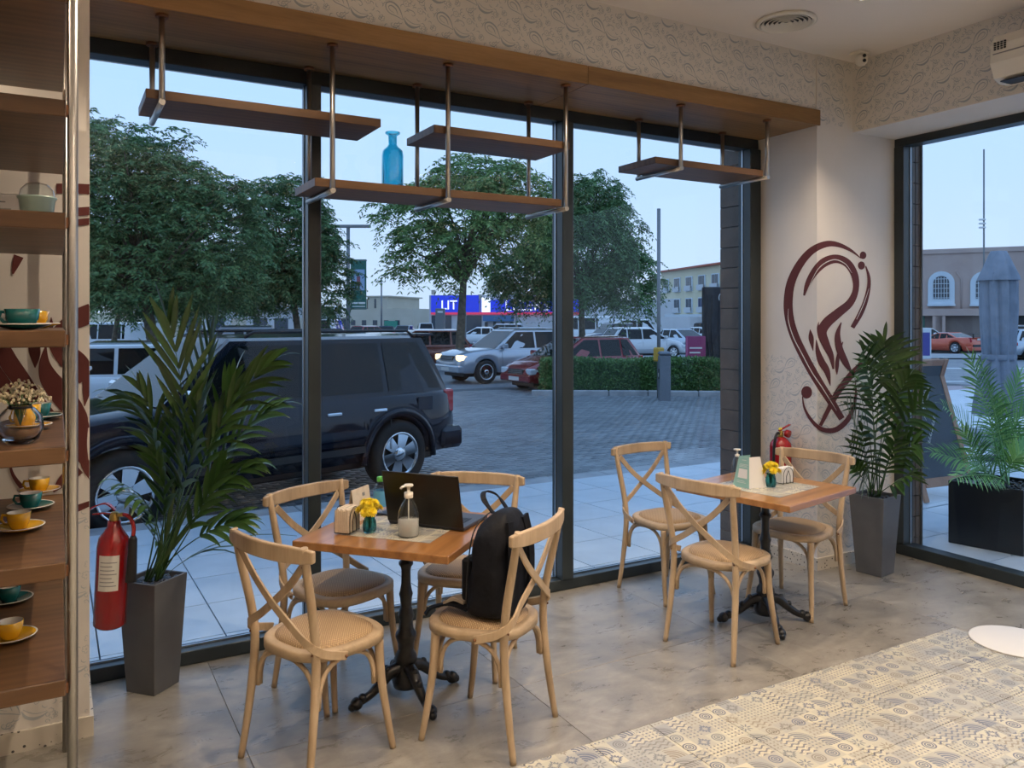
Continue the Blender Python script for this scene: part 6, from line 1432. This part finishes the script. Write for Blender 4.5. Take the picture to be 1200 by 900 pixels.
# apartment block
t, L_, h = bld('apartment_block', 'cream apartment block with a red tiled roof at the right of the window', 775, 92, 905, 70, 318, 6, M['b_cream'])
MB().add([(-.4, -.5, h), (L_ + .4, -.5, h), (L_ + .4, 6, h + 1.0), (-.4, 6, h + 1.0), (-.4, -.5, h - .15), (L_ + .4, -.5, h - .15), (L_ + .4, 6, h - .15), (-.4, 6, h - .15)], [(0, 1, 2, 3), (7, 6, 5, 4), (0, 4, 5, 1), (1, 5, 6, 2), (2, 6, 7, 3), (3, 7, 4, 0)]).build('tiled_roof', M['roof_red'], t)
n_ = 8; w_ = L_ / n_
for k in range(n_):
    for fl0 in (h - 2.2, h - 4.5):
        x = w_ * (k + .25); f_ = MB().box(x - .12, x + w_ * .45 + .12, -.10, -.001, fl0 - .35, fl0 + 1.25).build('window_frame', M['win_white'], t)
        for q_ in (0, 1): MB().box(x + q_ * w_ * .235, x + w_ * .2 + q_ * w_ * .235, -.13, -.101, fl0, fl0 + 1.15).build('pane', M['win'], f_)
        MB().box(x - .05, x + w_ * .5, -.35, -.27, fl0 - .3, fl0 + .25).build('balcony_rail', M['b_white'], f_)
MB().box(.3, L_ - .3, -.8, -.001, h - 5.3, h - 5.0).build('ledge', M['win_white'], t)
MB().box(.5, L_ * .6, -.05, -.001, h - 6.6, h - 5.4).build('loggia_opening', M['win'], t)
for k in range(3): MB().box(1 + k * 2.5, 1.8 + k * 2.5, -.09, -.051, h - 5.8, h - 5.6).build('lit_lamp', M['lamp_on'], t)
MB().box(-3, L_ * .75, -5, -2, 0, 2.3).build('front_pavilion', M['b_white'], t)
for k in range(6): MB().box(-2 + k * 1.6, -1 + k * 1.6, -5.05, -5.001, 1.2, 1.8).build('pavilion_window', M['win'], t)
# pink building beyond the right-hand window
t, L_, h = bld('pink_building', 'pink building with an arched white window across the street', 1062, 66, 1330, 59, 297, 8, M['b_pink'])
def bx_(px): return (px - 1062) / 268 * L_
zz = lambda y, px: CAM_H + .312 + (375.5 - y) * (66 - 7 * (px - 1062) / 268) / 937.5
MB().box(-.2, L_ + .2, -.12, -.001, h - .12, h + .25).build('parapet', M['b_pink'], t)
def awin(px, par, yb=358, yt=318, ww=1.9):
    x0 = bx_(px); f0 = zz(yb, px); f1 = zz(yt, px); c_ = x0; rr_ = ww / 2; sp = f1 - rr_
    def ap(rad, z_): return [(c_ - rad, z_)] + [(c_ + rad, z_)] + [(c_ + rad * math.cos(PI * k / 12), sp + rad * math.sin(PI * k / 12)) for k in range(13)]
    Mz = Matrix(((1, 0, 0, 0), (0, 0, 1, 0), (0, 1, 0, 0), (0, 0, 0, 1)))
    f_ = MB().prism(ap(rr_, f0), -.18, -.001, Mz).build('arched_surround', M['win_white'], par)
    MB().prism(ap(rr_ * .60, f0 + .55), -.21, -.181, Mz).build('arched_pane', M['win'], f_)
    gb = MB()
    for k in range(-2, 3): gb.box(c_ + k * .2 - .02, c_ + k * .2 + .02, -.25, -.212, f0 + .5, sp + rr_ * .5)
    for k in range(5): gb.box(c_ - rr_ * .6, c_ + rr_ * .6, -.25, -.212, f0 + .6 + k * .38, f0 + .64 + k * .38)
    gb.build('window_grille', M['win_white'], f_); MB().box(c_ - rr_ * 1.05, c_ + rr_ * 1.05, -.5, -.185, f0 - .05, f0 + .12).build('sill', M['win_white'], f_)
for px in (1107, 1160, 1240): awin(px, t)
zg_ = zz(370, 1100)
MB().box(bx_(1063), L_, -.6, -.001, zg_, zg_ + .55).build('string_course', M['b_pink'], t)
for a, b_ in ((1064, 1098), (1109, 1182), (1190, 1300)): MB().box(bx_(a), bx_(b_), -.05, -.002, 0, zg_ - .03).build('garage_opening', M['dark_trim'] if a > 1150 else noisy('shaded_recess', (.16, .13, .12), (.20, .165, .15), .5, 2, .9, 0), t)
for px in (1102, 1106, 1186): MB().box(bx_(px) - .35, bx_(px) + .35, -.55, -.051, 0, zg_ - .01).build('pier', M['b_pink'], t)
MB().box(bx_(1070), bx_(1086), -.12, -.051, .8, 2.6).build('shop_window', M['sign_green'], t)
MB().tube([(bx_(1132), -.06, zg_ + .5), (bx_(1132), -.06, h - 2.2), (bx_(1126), -.06, h - 1.6)], .05, 6).build('drain_pipe', M['b_pink'], t)
t = oriented(1078, 38, 'advert_panel', 'pale blue advert panel left of the orange sports car', 'sign'); MB().rbox(-.32, .5, -.1, .1, 0, 1.6, .02).build('panel', M['win_white'], t); MB().box(.05, .42, -.11, -.101, .3, 1.4).build('poster', flat('poster_blue', (.05, .06, .30), .5), t)
